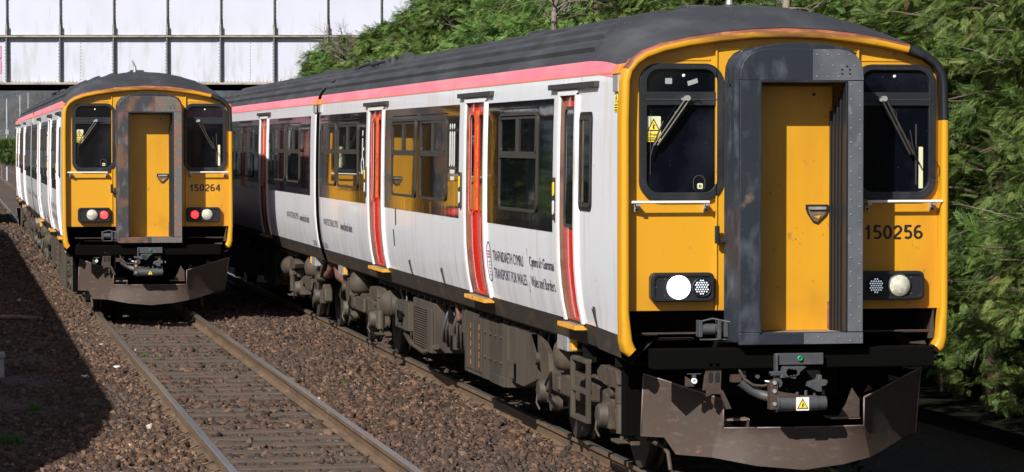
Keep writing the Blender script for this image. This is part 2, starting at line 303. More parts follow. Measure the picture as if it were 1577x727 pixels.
def arc(cx, cy, rx, ry, a0, a1, n=12):
    return [(cx + rx * math.cos(R(a0 + (a1 - a0) * i / n)), cy + ry * math.sin(R(a0 + (a1 - a0) * i / n))) for i in range(n + 1)]
T_ = .08   # half stroke; glyph box 0.56 wide, 1 high
GLY = {'1': [[(.10, .73), (.22, .76), (.31, .86), (.33, 1.0)], [(.315, 1.0), (.315, 0)]],
       '0': [arc(.28, .5, .195, .415, 90, 450, 28)],
       '5': [[(.49, .93), (.16, .93), (.115, .50)], [(.115, .49)] + arc(.265, .33, .205, .245, 128, -140, 16)],
       '2': [arc(.28, .70, .195, .215, 175, -20, 12) + [(.40, .50), (.14, .24), (.09, .075)], [(.07, .075), (.48, .075)]],
       '6': [arc(.285, .31, .20, .225, 90, 450, 20), arc(.33, .56, .25, .36, 68, 195, 12)],
       '4': [[(.40, 0), (.40, .96)], [(.38, .93), (.075, .34)], [(.05, .295), (.52, .295)]]}
def digits(mb, txt, x, z, y, hgt, m):
    for ch in txt:
        for gi, path in enumerate(GLY[ch]):
            p = [Vector((a, b)) for a, b in path]; n = len(p); closed = (p[0] - p[-1]).length < 1e-3; L_, R_ = [], []
            for i in range(n):
                a = p[i - 1] if i > 0 else (p[-2] if closed else p[0]); b = p[i + 1] if i < n - 1 else (p[1] if closed else p[-1])
                d = (b - a).normalized(); nn = Vector((-d.y, d.x)); k = 1.0
                if 0 < i < n - 1:
                    d1 = (p[i] - p[i - 1]).normalized(); k = 1 / max(.6, abs(Vector((-d1.y, d1.x)).dot(nn)))
                L_.append(p[i] + nn * T_ * k); R_.append(p[i] - nn * T_ * k)
            for i in range(n - 1):
                mb.add([(x + q.x * hgt * 1.2, y - .0002 * gi, z + q.y * hgt) for q in (L_[i], L_[i + 1], R_[i + 1], R_[i])], [(0, 1, 2, 3)], m)
        x += (.62 if ch != '1' else .56) * hgt * 1.2
# ------------------------------------------------------------------ the carriage
WZ = [(1.04, 1.215), (1.12, 1.237), (1.21, 1.260), (1.35, 1.290), (1.5, 1.310), (1.7, 1.326), (2.0, 1.332), (2.4, 1.330), (2.8, 1.324), (3.1, 1.315), (3.28, 1.305)]
def wid(y, z):
    a = np.interp(z, [p[0] for p in WZ], [p[1] for p in WZ])
    if z < 2.2: a = max(a, min(1.33, 1.330 - 0.052 * y)) if y < 1.5 else a
    return float(a)
FULL = [(1.305, 3.28), (1.280, 3.395), (1.232, 3.465), (1.15, 3.55), (1.0, 3.655), (.8, 3.745), (.55, 3.815), (.28, 3.86), (0, 3.875)]
RIMP = [(1.318, 3.20), (1.295, 3.295), (1.235, 3.375), (1.15, 3.437), (1.0, 3.497), (.8, 3.543), (.55, 3.583), (.28, 3.61), (0, 3.62)]
LEN = 19.65

def roof_pt(i, y, cab=True):
    if cab and y < 1.7:
        t = 1 - (1 - max(y, 0) / 1.7) ** 2.2
        a, b = RIMP[i], FULL[i]
        return (a[0] + (b[0] - a[0]) * t, a[1] + (b[1] - a[1]) * t)
    return FULL[i]

def carriage(name, loc, rz, label, kind, number, lights, gang, doors, panels, windows, small=None):
    """local frame: cab front at y=0, body towards +y, z above rail"""
    root = empty(name, loc, rz); tag(root, label, 'train carriage', None)
    P = {}
    # ---- body shell with door openings
    ys = sorted(set([0.02, .15, .3, .5, .75, 1.0, 1.25, 1.5, 1.7] + [d[k] for d in doors for k in (0, 1)] + [LEN] + list(np.arange(2.4, LEN, 1.0))))
    zs = [1.21, 1.35, 1.5, 1.7, 2.0, 2.4, 2.8, 3.12, 3.28]
    mb = MB()
    for sd in (-1, 1):
        vs = [(sd * wid(y, z) if not (y < .6 and z > 3.0) else sd * wid(y, z), y, z) for y in ys for z in zs]; nz = len(zs)
        for i in range(len(ys) - 1):
            for j in range(nz - 1):
                ym = (ys[i] + ys[i + 1]) / 2
                if any(d[0] < ym < d[1] for d in doors) and zs[j + 1] < 3.2: continue
                a, b, c, d_ = i * nz + j, (i + 1) * nz + j, (i + 1) * nz + j + 1, i * nz + j + 1
                mb.add([vs[a], vs[b], vs[c], vs[d_]], [(0, 1, 2, 3)], M['white'], True)
    # rear end wall
    out = [(wid(5, z), z) for z in zs] + FULL[1:]
    full = out + [(-x, z) for x, z in out[::-1][1:]]
    mb.prism([(x, z) for x, z in full], 'y', LEN - .01, LEN, M['pitch'])
    ob = mb.build('body', root); P['body'] = ob
    import bmesh
    b = bmesh.new(); b.from_mesh(ob.data); bmesh.ops.remove_doubles(b, verts=b.verts[:], dist=1e-4); bmesh.ops.recalc_face_normals(b, faces=b.faces[:]); b.to_mesh(ob.data); b.free()
    # ---- roof
    mb = MB(); ysr = [0.02, .08, .16, .3, .45, .6, .8, 1.0, 1.2, 1.45, 1.7] + list(np.arange(2.6, LEN, 1.4)) + [LEN]
    for sd in (-1, 1):
        for i in range(len(ysr) - 1):
            for j in range(8):
                q = [(roof_pt(j, ysr[i]), ysr[i]), (roof_pt(j, ysr[i + 1]), ysr[i + 1]), (roof_pt(j + 1, ysr[i + 1]), ysr[i + 1]), (roof_pt(j + 1, ysr[i]), ysr[i])]
                m = M['roof'] if (j > 0 or ysr[i] < .29) else M['pink']
                mb.add([(sd * p[0], y, p[1]) for p, y in q], [(0, 1, 2, 3)], m, True)
    ob = mb.build('roof', root)
    b = bmesh.new(); b.from_mesh(ob.data); bmesh.ops.remove_doubles(b, verts=b.verts[:], dist=1e-4); bmesh.ops.recalc_face_normals(b, faces=b.faces[:]); b.to_mesh(ob.data); b.free()
    # thin orange line below pink
    mb = MB()
    for sd in (-1, 1):
        mb.box(sd * 1.302, sd * 1.3085, .3, LEN - .2, 3.270, 3.284, M['orange_line'])
    mb.build('cantrail_line', root)
    # roof ribs
    mb = MB()
    for sd in (-1, 1):
        for i, t in ((2, .6), (3, .7), (4, .55), (5, .5), (6, .5), (7, .6)):
            a, b_ = FULL[i], FULL[i + 1]; cx = a[0] + (b_[0] - a[0]) * t; cz = a[1] + (b_[1] - a[1]) * t
            dx, dz = b_[0] - a[0], b_[1] - a[1]; l = math.hypot(dx, dz); dx /= l; dz /= l; nx, nz_ = -dz, dx
            if nx * 1 < 0: nx, nz_ = -nx, -nz_
            if nz_ < 0: nx, nz_ = dz, -dx
            hw, hh = .035, .034; st = 1.5 + .25 * (i - 2)
            q = [(cx - dx * hw * 1.6 , cz - dz * hw * 1.6), (cx - dx * hw + abs(nx) * hh, cz - dz * hw + nz_ * hh), (cx + dx * hw + abs(nx) * hh, cz + dz * hw + nz_ * hh), (cx + dx * hw * 1.6, cz + dz * hw * 1.6)]
            mb.prism([(sd * x, z) for x, z in q], 'y', st, LEN - .05, M['roof'])
    mb.build('roof_rib', root)
    # roof furniture
    mb = MB(); mb.box(-.1, .12, 2.9, 3.3, 3.85, 3.935, M['roof']); mb.build('roof_vent', root, .01)
    mb = MB(); mb.box(-.35, -.1, 8.3, 8.9, 3.83, 3.915, M['roof']); mb.build('roof_vent', root, .01)
    mb = MB(); mb.box(.0, .4, 13.1, 13.6, 3.83, 3.915, M['roof']); mb.build('roof_vent', root, .01)
    for k in range(5):
        mb = MB(); yy = 16.1 + k * .62
        mb.box(-.62 + .08 * k, -.5 + .08 * k, yy, yy + .2, 3.80, 3.905, M['roof']); mb.cyl((-.72, yy + .3, 3.77), (-.72, yy + .3, 3.85), .05, M['roof'], 10)
        mb.build('exhaust_fitting', root, .006)
    mb = MB(); mb.tube([(-.9, 15.6, 3.73), (-.85, 16.2, 3.80), (-.95, 16.9, 3.76), (-.8, 17.6, 3.82), (-.85, 18.4, 3.79), (-.9, 19, 3.74)], .022, M['roof']); mb.build('roof_conduit', root)
    mb = MB(); mb.cyl((-.12, 1.35, 3.84), (-.12, 1.35, 3.96), .035, M['alum'], 10, .02); mb.cyl((-.12, 1.35, 3.95), (-.16, 1.35, 4.05), .018, M['alum'], 8, .012); mb.cyl((-.12, 1.35, 3.845), (-.12, 1.35, 3.865), .06, M['roof'], 10)
    mb.build('aerial', root)
    # ---- skirt (solebar) under the sides
    mb = MB()
    for sd in (-1, 1):
        q = [(0.9, .05), (1.1, .0), (LEN, .0)]
        for (y0, y1, z0a, z0b) in ((.16, 1.5, 1.06, 1.03), (1.5, LEN, 1.03, 1.03)):
            n = 6 if y0 < 1 else 10
            for k in range(n):
                a = y0 + (y1 - y0) * k / n; b_ = y0 + (y1 - y0) * (k + 1) / n
                vs = []
                for y in (a, b_):
                    vs += [(sd * (wid(y, 1.21) - .004), y, 1.205), (sd * (wid(y, 1.06) - .02), y, 1.03), (sd * (wid(y, 1.06) - .10), y, .99), (sd * 1.0, y, 1.205)]
                mb.add(vs, [(0, 1, 5, 4), (1, 2, 6, 5), (2, 3, 7, 6), (3, 0, 4, 7)], M['skirt'])
    mb.build('skirt', root)
    mb = MB(); mb.box(-1.12, 1.12, .55, LEN - .02, .98, 1.2, M['dark']); mb.box(-.5, .5, 4.6, 15.2, .45, .98, M['dark']); mb.box(-.25, .25, .4, 5, .7, .98, M['dark'])
    mb.build('underframe', root)
    # ---- side panels, windows, doors
    for sd in (-1, 1):
        def PS(p, h, sd=sd): return (sd * (wid(p[0], p[1]) + h), p[0], p[1])
        for (y0, y1, z0, z1, streaked) in panels:
            mb = MB(); n = 10; vs = []
            for k in range(n + 1):
                z = z0 + (z1 - z0) * k / n; vs += [PS((y0, z), .004), PS((y1, z), .004)]
            mb.add(vs, [(2 * k, 2 * k + 1, 2 * k + 3, 2 * k + 2) for k in range(n)], M['black_vinyl_reflect_drips'] if streaked else M['black_vinyl'], True)
            mb.build('window_band', root)
        for (y0, y1, z0, z1) in windows:
            mb = MB(); f = M['frame_grey']
            ring(mb, rr(y0, y1, z0, z1, .10), rr(y0 + .04, y1 - .04, z0 + .028, z1 - .028, .075), PS, .004, .018, f)
            zm = z1 - .40; ym = (y0 + y1) / 2
            n2 = 1
            slab(mb, [(y0 + .035, zm - .02), (y1 - .035, zm - .02), (y1 - .035, zm + .02), (y0 + .035, zm + .02)], PS, .004, .022, f); ring(mb, rr(y0 + .06, y1 - .06, zm + .02, z1 - .04, .06), rr(y0 + .1, y1 - .1, zm + .04, z1 - .06, .04), PS, .004, .016, f)
            slab(mb, [(ym - .025, zm + .02), (ym + .025, zm + .02), (ym + .025, z1 - .045), (ym - .025, z1 - .045)], PS, .004, .028, f)
            slab(mb, rr(y0 + .05, y1 - .05, z1 + .03, z1 + .042, .006, 1), PS, .004, .02, M['rubber'])
            wo = mb.build('window', root, .004, 1)
            mb = MB(); slab(mb, rr(y0 + .03, y1 - .03, z0 + .022, z1 - .022, .075), PS, .004, .008, M['glass'])
            mb.build('pane', wo)
        for di, (y0, y1, kind_) in enumerate(doors):
            rec = .032; mb = MB()
            ztop, zbot = 3.12, 1.21
            def jam(y, m):   # reveal strips
                n = 10; vs = []
                for k in range(n + 1):
                    z = zbot + (ztop - zbot) * k / n; vs += [PS((y, z), .0), PS((y, z), -rec - .02)]
                mb.add(vs, [(2 * k, 2 * k + 1, 2 * k + 3, 2 * k + 2) for k in range(n)], m)
            jam(y0, M['jamb']); jam(y1, M['jamb'])
            for z in (ztop, zbot): mb.add([PS((y0, z), 0), PS((y1, z), 0), PS((y1, z), -rec - .02), PS((y0, z), -rec - .02)], [(0, 1, 2, 3)], M['jamb'])
            # raised white frame
            fw = .075
            for a, b_ in ((y0 - fw, y0), (y1, y1 + fw)):
                n = 12; vs = []
                for k in range(n + 1):
                    z = zbot - .01 + (ztop + .03 - zbot) * k / n
                    vs += [PS((a, z), .002), PS((a, z), .022), PS((b_, z), .022), PS((b_, z), .002)]
                mb.add(vs, [(4 * k + q, 4 * k + q + 1, 4 * k + q + 5, 4 * k + q + 4) for k in range(n) for q in range(3)], M['white_trim'])
            slab(mb, [(y0 - fw, ztop + .002), (y1 + fw, ztop + .002), (y1 + fw, ztop + .04), (y0 - fw, ztop + .04)], PS, .002, .022, M['white_trim'])
            mb.build('door_frame', root)
            mb = MB(); n = 12
            leaves = [(y0 + .01, (y0 + y1) / 2 - .008), ((y0 + y1) / 2 + .008, y1 - .01)] if kind_ == 'double' else [(y0 + .01, y1 - .01)]
            for a, b_ in leaves:
                vs = []
                for k in range(n + 1):
                    z = zbot + (ztop - zbot) * k / n; vs += [PS((a, z), -rec), PS((a + .03, z), -rec + .012), PS((b_ - .03, z), -rec + .012), PS((b_, z), -rec)]
                mb.add(vs, [(4 * k + q, 4 * k + q + 1, 4 * k + q + 5, 4 * k + q + 4) for k in range(n) for q in range(3)], M['red'], True)
            if kind_ == 'double':
                ym = (y0 + y1) / 2
                slab(mb, [(ym - .06, 2.05), (ym + .045, 2.05), (ym + .045, 3.04), (ym - .06, 3.04)], PS, -rec + .012, -rec + .03, M['orange_edge'])
            # glossy slab backing so nothing shows behind
            slab(mb, [(y0, zbot), (y1, zbot), (y1, ztop), (y0, ztop)], PS, -rec - .04, -rec - .015, M['dark'])
            do = mb.build('door', root)
            for a, b_ in leaves:
                mb = MB(); wq = (b_ - a); o_, i_ = rr(a + .10, b_ - .10, 2.0, 3.03, .09), rr(a + .125, b_ - .125, 2.03, 3.0, .07)
                if wq < .45: o_, i_ = rr(a + .08, b_ - .08, 2.0, 3.03, .07), rr(a + .1, b_ - .1, 2.03, 3.0, .05)
                ring(mb, o_, i_, PS, -rec + .01, -rec + .026, M['red'] if kind_ == 'double' else M['frame_grey'])
                slab(mb, i_, PS, -rec + .01, -rec + .018, M['glass'])
                mb.build('door_window', do)
            # step
            mb = MB(); wx = wid(y0, 1.15)
            mb.box(sd * (wx - .06), sd * (wx + .085), y0 - .03, y1 + .05, 1.165, 1.185, M['tread'])
            mb.box(sd * (wx + .085), sd * (wx + .097), y0 - .03, y1 + .05, 1.150, 1.187, M['step'])
            mb.box(sd * (wx - .06), sd * (wx + .097), y0 - .042, y0 - .03, 1.150, 1.187, M['step'])
            for q in range(4):
                yy = y0 + .12 + q * (y1 - y0 - .2) / 3; mb.prism([(sd * (wx - .05), 1.10), (sd * (wx + .07), 1.165), (sd * (wx - .05), 1.165)], 'y', yy, yy + .012, M['step'])
            mb.build('door_step', root)
            mb = MB(); e = .42 if kind_ == 'double' else .55
            vy0, vy1 = (y0 - e, y1 + e) if kind_ == 'double' else (y0 - .85, y1 + .42)
            mb.box(sd * 1.295, sd * 1.352, vy0, vy1, 3.175, 3.222, M['frame_grey']); mb.build('door_gutter', root, .005)
            # yellow jacking bracket + door push button plate
            mb = MB(); yb = y1 + .3 if kind_ == 'double' else y1 + .18
            slab(mb, rr(yb - .06, yb + .06, 2.05, 2.42, .03), PS, .002, .02, M['frame_grey'])
            slab(mb, rr(yb - .03, yb + .03, 2.26, 2.38, .02), PS, .018, .026, M['sign_yellow']); slab(mb, rr(yb - .03, yb + .03, 2.1, 2.22, .02), PS, .018, .026, M['white_trim'])
            mb.build('door_button', root)
        if small:
            y0, y1, z0, z1 = small
            mb = MB(); ring(mb, rr(y0, y1, z0, z1, .05), rr(y0 + .035, y1 - .035, z0 + .035, z1 - .035, .03), PS, -.0, .014, M['frame_grey'])
            ring(mb, rr(y0 - .03, y1 + .03, z0 - .03, z1 + .03, .07), rr(y0, y1, z0, z1, .05), PS, .0, .008, M['black'])
            wo = mb.build('cab_side_window', root)
            mb = MB(); slab(mb, rr(y0 + .03, y1 - .03, z0 + .03, z1 - .03, .03), PS, .0, .006, M['glass']); slab(mb, [(y0 + .3, z0 + .04), (y0 + .33, z0 + .04), (y0 + .33, z1 - .04), (y0 + .3, z1 - .04)], PS, .006, .012, M['jamb'])
            mb.build('pane', wo)
        # side lettering ------------------------------------------------
        def side_text(nm, body, ystart, z, wdt, hgt, m, bold=0.0):
            uv, fs = text_mesh(body, wdt, hgt, bold); mb = MB()
            par = list(range(len(uv)))
            def fd(a):
                while par[a] != a: par[a] = par[par[a]]; a = par[a]
                return a
            for f_ in fs:
                for q in f_[1:]: par[fd(q)] = fd(f_[0])
            for g_ in sorted(set(fd(f_[0]) for f_ in fs)):
                ids = [i for i in range(len(uv)) if fd(i) == g_]; ix = {a: b for b, a in enumerate(ids)}
                mb.add([PS((ystart + sd * uv[i][0], z + uv[i][1]), .0042) for i in ids], [[ix[q] for q in f_] for f_ in fs if fd(f_[0]) == g_], m)
            return mb.build(nm, root, recalc=False)
        if kind == 'front':
            E = (5.72, 4.02, 3.86, 2.82) if sd < 0 else (4.14, 5.84, 2.9, 3.9)
            side_text('lettering', 'TRAFNIDIAETH CYMRU', E[0], 1.585, 1.55, .10, M['navy'], .0)
            side_text('lettering', 'TRANSPORT FOR WALES', E[0], 1.415, 1.66, .10, M['navy'])
            side_text('lettering', "Cymru a'r Gororau", 3.86 if sd < 0 else 6.0, 1.575, 1.12, .125, M['navy'], .012)
            side_text('lettering', 'Wales and Borders', 3.86 if sd < 0 else 6.0, 1.42, 1.10, .10, M['navy'])
            mb = MB(); slab(mb, [(3.955 if sd < 0 else 5.9, 1.36), (3.963 if sd < 0 else 5.908, 1.36), (3.963 if sd < 0 else 5.908, 1.76), (3.955 if sd < 0 else 5.9, 1.76)], PS, .002, .0044, M['navy']); mb.build('divider_line', root)
            c0 = 5.95 if sd < 0 else 3.9
            mb = MB(); ring(mb, rr(c0 - .12, c0 + .12, 1.37, 1.76, .12, 8), rr(c0 - .108, c0 + .108, 1.382, 1.748, .108, 8), PS, .002, .0046, M['navy'])
            for q in range(3): slab(mb, [(c0 - .07, 1.66 - q * .028), (c0 + .07, 1.66 - q * .028), (c0 + .07, 1.672 - q * .028), (c0 - .07, 1.672 - q * .028)], PS, .002, .0046, M['crimson'])
            for q in range(5): slab(mb, rr(c0 - .025, c0 + .025, 1.43 + q * .032, 1.442 + q * .032, .005, 1), PS, .002, .0046, M['crimson' if q % 2 else 'navy'])
            mb.build('emblem', root)
        yt = 19.15 if kind == 'front' else 18.4
        side_text('lettering', 'WWW.TRCTRENAU.CYMRU', yt if sd < 0 else yt - 2.6, 1.565, 1.6, .095, M['navy'])
        side_text('lettering', 'www.tfwrail.wales', (yt - 1.85) if sd < 0 else yt - .85, 1.545, 1.2, .115, M['navy'], .01)
        side_text('lettering', '57256' if kind == 'front' else '52256', 19.45 if sd < 0 else 18.9, 1.235, .42, .07, M['navy'])
        # equipment symbols on the black bands
        if kind == 'front':
            yb, z0 = 7.95, 2.42
            mb = MB()
            for q in range(3): slab(mb, rr(yb + q * .13 - .04, yb + q * .13 + .03, z0 + .05, z0 + .42, .03), PS, .004, .0062, M['pictogram']) ; slab(mb, rr(yb + q * .13 - .03, yb + q * .13 + .03, z0 + .44, z0 + .5, .029), PS, .004, .0062, M['pictogram'])
            slab(mb, rr(yb - .03, yb + .25, z0 - .02, z0 + .02, .01), PS, .004, .0062, M['pictogram']); slab(mb, rr(yb - .0, yb + .22, z0 - .09, z0 - .05, .01), PS, .004, .0062, M['pictogram'])
            mb.build('seating_pictogram', root)
            yb = 15.0; mb = MB()
            ring(mb, rr(yb - .13, yb + .13, z0 - .10, z0 + .12, .11, 6), rr(yb - .09, yb + .09, z0 - .06, z0 + .08, .07, 6), PS, .004, .0062, M['pictogram'])
            slab(mb, rr(yb - .02, yb + .04, z0 + .08, z0 + .36, .02), PS, .004, .0062, M['pictogram']); slab(mb, rr(yb - .03, yb + .04, z0 + .38, z0 + .46, .034), PS, .004, .0062, M['pictogram']); slab(mb, rr(yb - .12, yb + .02, z0 + .2, z0 + .24, .01), PS, .004, .0062, M['pictogram'])
            mb.build('wheelchair_pictogram', root)
            # lifting marks, latch holes
            for (yy, z) in ((12.3, 1.5), (12.1, 1.75)):
                mb = MB(); slab(mb, rr(yy, yy + .05, z, z + .2, .01), PS, .001, .006, M['black']); mb.build('latch_slot', root)
            for yy in (11.2, 8.9, 1.15):
                mb = MB(); slab(mb, [(yy, 1.2), (yy + .1, 1.22), (yy + .16, 1.36), (yy + .08, 1.33)], PS, .001, .006, M['black']); slab(mb, rr(yy + .02, yy + .06, 1.25, 1.38, .01), PS, .004, .016, M['frame_grey']); mb.build('lifting_bracket', root)
        else:
            mb = MB(); yb, z0 = 13.15, 2.42
            slab(mb, rr(yb - .06, yb + .0, z0, z0 + .36, .02), PS, .004, .0062, M['pictogram']); slab(mb, rr(yb + .04, yb + .09, z0 + .02, z0 + .3, .02), PS, .004, .0062, M['pictogram']); mb.build('wheelchair_pictogram', root)
        # end marker blocks
        for (ya, yb_) in ((.16, .34), (LEN - .22, LEN - .0)):
            mb = MB(); zb = 3.12 if ya < 1 else 3.15
            mb.prism([(sd * 1.27, zb), (sd * 1.335, zb), (sd * 1.335, 3.26), (sd * 1.30, 3.34), (sd * 1.25, 3.34)], 'y', ya, yb_, M['alum'])
            mb.prism([(sd * 1.29, 3.265), (sd * 1.345, 3.262), (sd * 1.315, 3.335), (sd * 1.27, 3.345)], 'y', ya - .01, yb_ + .01, M['orange_lens'])
            mb.build('corner_marker', root, .005)
        # underslung boxes with yellow marks near the ends
        for yy in (.0, 1):
            y0 = 2.75 if yy == 0 else 18.05
            mb = MB(); mb.box(sd * 1.05, sd * 1.2, y0, y0 + .45, .90, 1.06, M['alum']); mb.box(sd * 1.15, sd * 1.20, y0 - .20, y0 - .10, .92, 1.02, M['step']); mb.box(sd * 1.12, sd * 1.15, y0 - .25, y0, .94, 1.0, M['dark']); mb.build('jacking_bracket', root, .008)
    if kind == 'front':
        for q, zz in ((0, 2.93), (1, 2.79)):
            mb = MB()
            if q == 0: slab(mb, [(.20, 3.045), (.34, 3.045), (.27, 3.135)], lambda p, h: (-(wid(p[0], p[1]) + h), p[0], p[1]), .002, .005, M['sign_yellow']); slab(mb, [(.255, 3.06), (.285, 3.06), (.27, 3.10)], lambda p, h: (-(wid(p[0], p[1]) + h), p[0], p[1]), .004, .007, M['black'])
            else:
                slab(mb, rr(.20, .34, 2.965, 3.035, .01, 1), lambda p, h: (-(wid(p[0], p[1]) + h), p[0], p[1]), .002, .005, M['sign_yellow'])
                for k in range(3): slab(mb, rr(.22, .32, 2.975 + k * .02, 2.982 + k * .02, .002, 1), lambda p, h: (-(wid(p[0], p[1]) + h), p[0], p[1]), .004, .0065, M['black'])
            mb.build('warning_sticker', root)
    # ---- inter-car gangway at the rear
    mb = MB(); mb.box(-.55, .55, LEN, LEN + .2, 1.1, 3.35, M['bellows']); mb.build('end_gangway', root, .02)
    # ---- bogies
    for bi, yc in enumerate((2.94, 16.85)):
        bogie(root, yc, bi == 0)
    # ---- underfloor equipment
    for sd in (-1, 1):
        mb = MB(); X0, X1 = sd * .6, sd * 1.15
        mb.prism([(5.9, .33), (8.35, .32), (8.35, .96), (5.9, .93)], 'x', X0, X1, M['grey_dirt'])
        mb.prism([(4.5, .95), (5.88, .95), (5.88, .40), (5.2, .40), (4.5, .52)], 'x', X0, sd * 1.12, M['grey_dirt'])
        mb.box(sd * 1.15, sd * 1.162, 7.3, 8.2, .37, .92, M['grey_dirt'])
        mb.box(sd * 1.162, sd * 1.168, 7.62, 7.66, .4, .9, M['frame_grey'])
        mb.box(sd * 1.15, sd * 1.175, 5.95, 6.7, .33, .42, M['grey_dirt'])
        mb.box(sd * 1.15, sd * 1.19, 5.55, 5.7, .45, .62, M['brown'])
        for q in range(8): mb.cyl((sd * 1.148, 6.2 + (q % 4) * .3, .55 + .25 * (q // 4)), (sd * 1.17, 6.2 + (q % 4) * .3, .55 + .25 * (q // 4)), .014, M['brown'], 8)
        eng = mb.build('engine_casing', root, .012)
        mb = MB()
        for q in range(5):
            mb.box(sd * 1.163, sd * 1.166, 7.90, 7.915, .42 + q * .095, .47 + q * .095, M['orange_edge']); mb.box(sd * 1.163, sd * 1.166, 7.40, 7.416, .42 + q * .095, .48 + q * .095, M['orange_edge'])
        mb.build('hazard_tape', eng)
        # radiator
        mb = MB(); mb.box(sd * .75, sd * 1.12, 10.6, 12.15, .34, .90, M['grey_dirt'])
        for q in range(17): mb.box(sd * 1.12, sd * 1.135, 10.95, 12.08, .37 + q * .027, .383 + q * .027, M['brown'])
        mb.box(sd * 1.12, sd * 1.15, 10.6, 10.9, .34, .84, M['grey_dirt'])
        mb.build('radiator', root, .006)
        mb = MB(); mb.box(sd * .85, sd * 1.12, 12.55, 13.6, .47, .80, M['grey_dirt']); mb.cyl((sd * 1.12, 13.0, .62), (sd * 1.17, 13.0, .62), .07, M['dark'], 14); mb.box(sd * 1.12, sd * 1.14, 13.35, 13.45, .5, .75, M['grey_dirt']); mb.tube([(sd * 1.14, 12.8, .66), (sd * 1.18, 13.0, .7), (sd * 1.14, 13.25, .6)], .012, M['dark'])
        mb.build('control_box', root, .01)
        mb = MB()
        for q in range(7):
            y = 8.7 + q * .24; mb.tube([(sd * 1.0, y, .98), (sd * 1.08, y + .05, .8 - .03 * q), (sd * 1.05, y + .18, .5), (sd * .95, y + .5, .40 + .02 * q)], .02, M['brown'] if q % 2 else M['coupler'])
        mb.tube([(sd * 1.1, 10.5, .42), (sd * 1.1, 11.4, .30), (sd * 1.1, 12.4, .34), (sd * 1.05, 13.2, .40)], .032, M['brown'])
        rp = random.Random(int(sd * 3 + 9))
        for q in range(26):
            y = rp.choice((rp.uniform(8.45, 10.5), rp.uniform(13.7, 15.0), rp.uniform(12.1, 13.7), rp.uniform(4.0, 4.6))); z = rp.uniform(.55, .96)
            if q % 2: mb.box(sd * rp.uniform(.8, .9), sd * rp.uniform(.98, 1.10), y, y + rp.uniform(.06, .25), z, z - rp.uniform(.05, .2), M['brown' if q % 4 == 1 else 'dark'])
            else: mb.tube([(sd * 1.05, y, .98), (sd * rp.uniform(1.0, 1.1), y + rp.uniform(-.2, .2), z), (sd * 1.0, y + rp.uniform(-.4, .4), z - rp.uniform(.0, .3))], rp.uniform(.009, .022), M['coupler' if q % 4 else 'dark'], 6)
        for q in range(24): mb.box(sd * 1.06, sd * 1.12, 4.4 + q * .46, 4.43 + q * .46, .93, 1.0, M['brown'])
        mb.build('pipework', root)
        mb = MB(); mb.tube([(sd * 1.05, 8.75, .98), (sd * 1.1, 8.8, .85), (sd * 1.1, 9.0, .80), (sd * 1.1, 9.1, .98)], .028, M['hose_red']); mb.box(sd * .9, sd * 1.12, 8.55, 8.72, .7, .98, M['brown']); mb.build('brake_hose', root)
        mb = MB(); mb.cyl((sd * .7, 9.5, .75), (sd * .7, 10.4, .75), .2, M['brown'], 16); mb.cyl((sd * .8, 14.15, .7), (sd * 1.1, 14.15, .7), .13, M['grey_dirt'], 16)
        mb.build('air_reservoir', root)
        # loop hose at rear coupling
        mb = MB(); mb.tube([(sd * 1.0, LEN - .1, 1.1), (sd * 1.08, LEN - .15, .95), (sd * 1.08, LEN - .35, .83), (sd * 1.05, LEN - .9, .78)], .06, M['hose_red'], 10); mb.build('coupling_hose', root)
    cab(root, number, lights, gang)
    return root

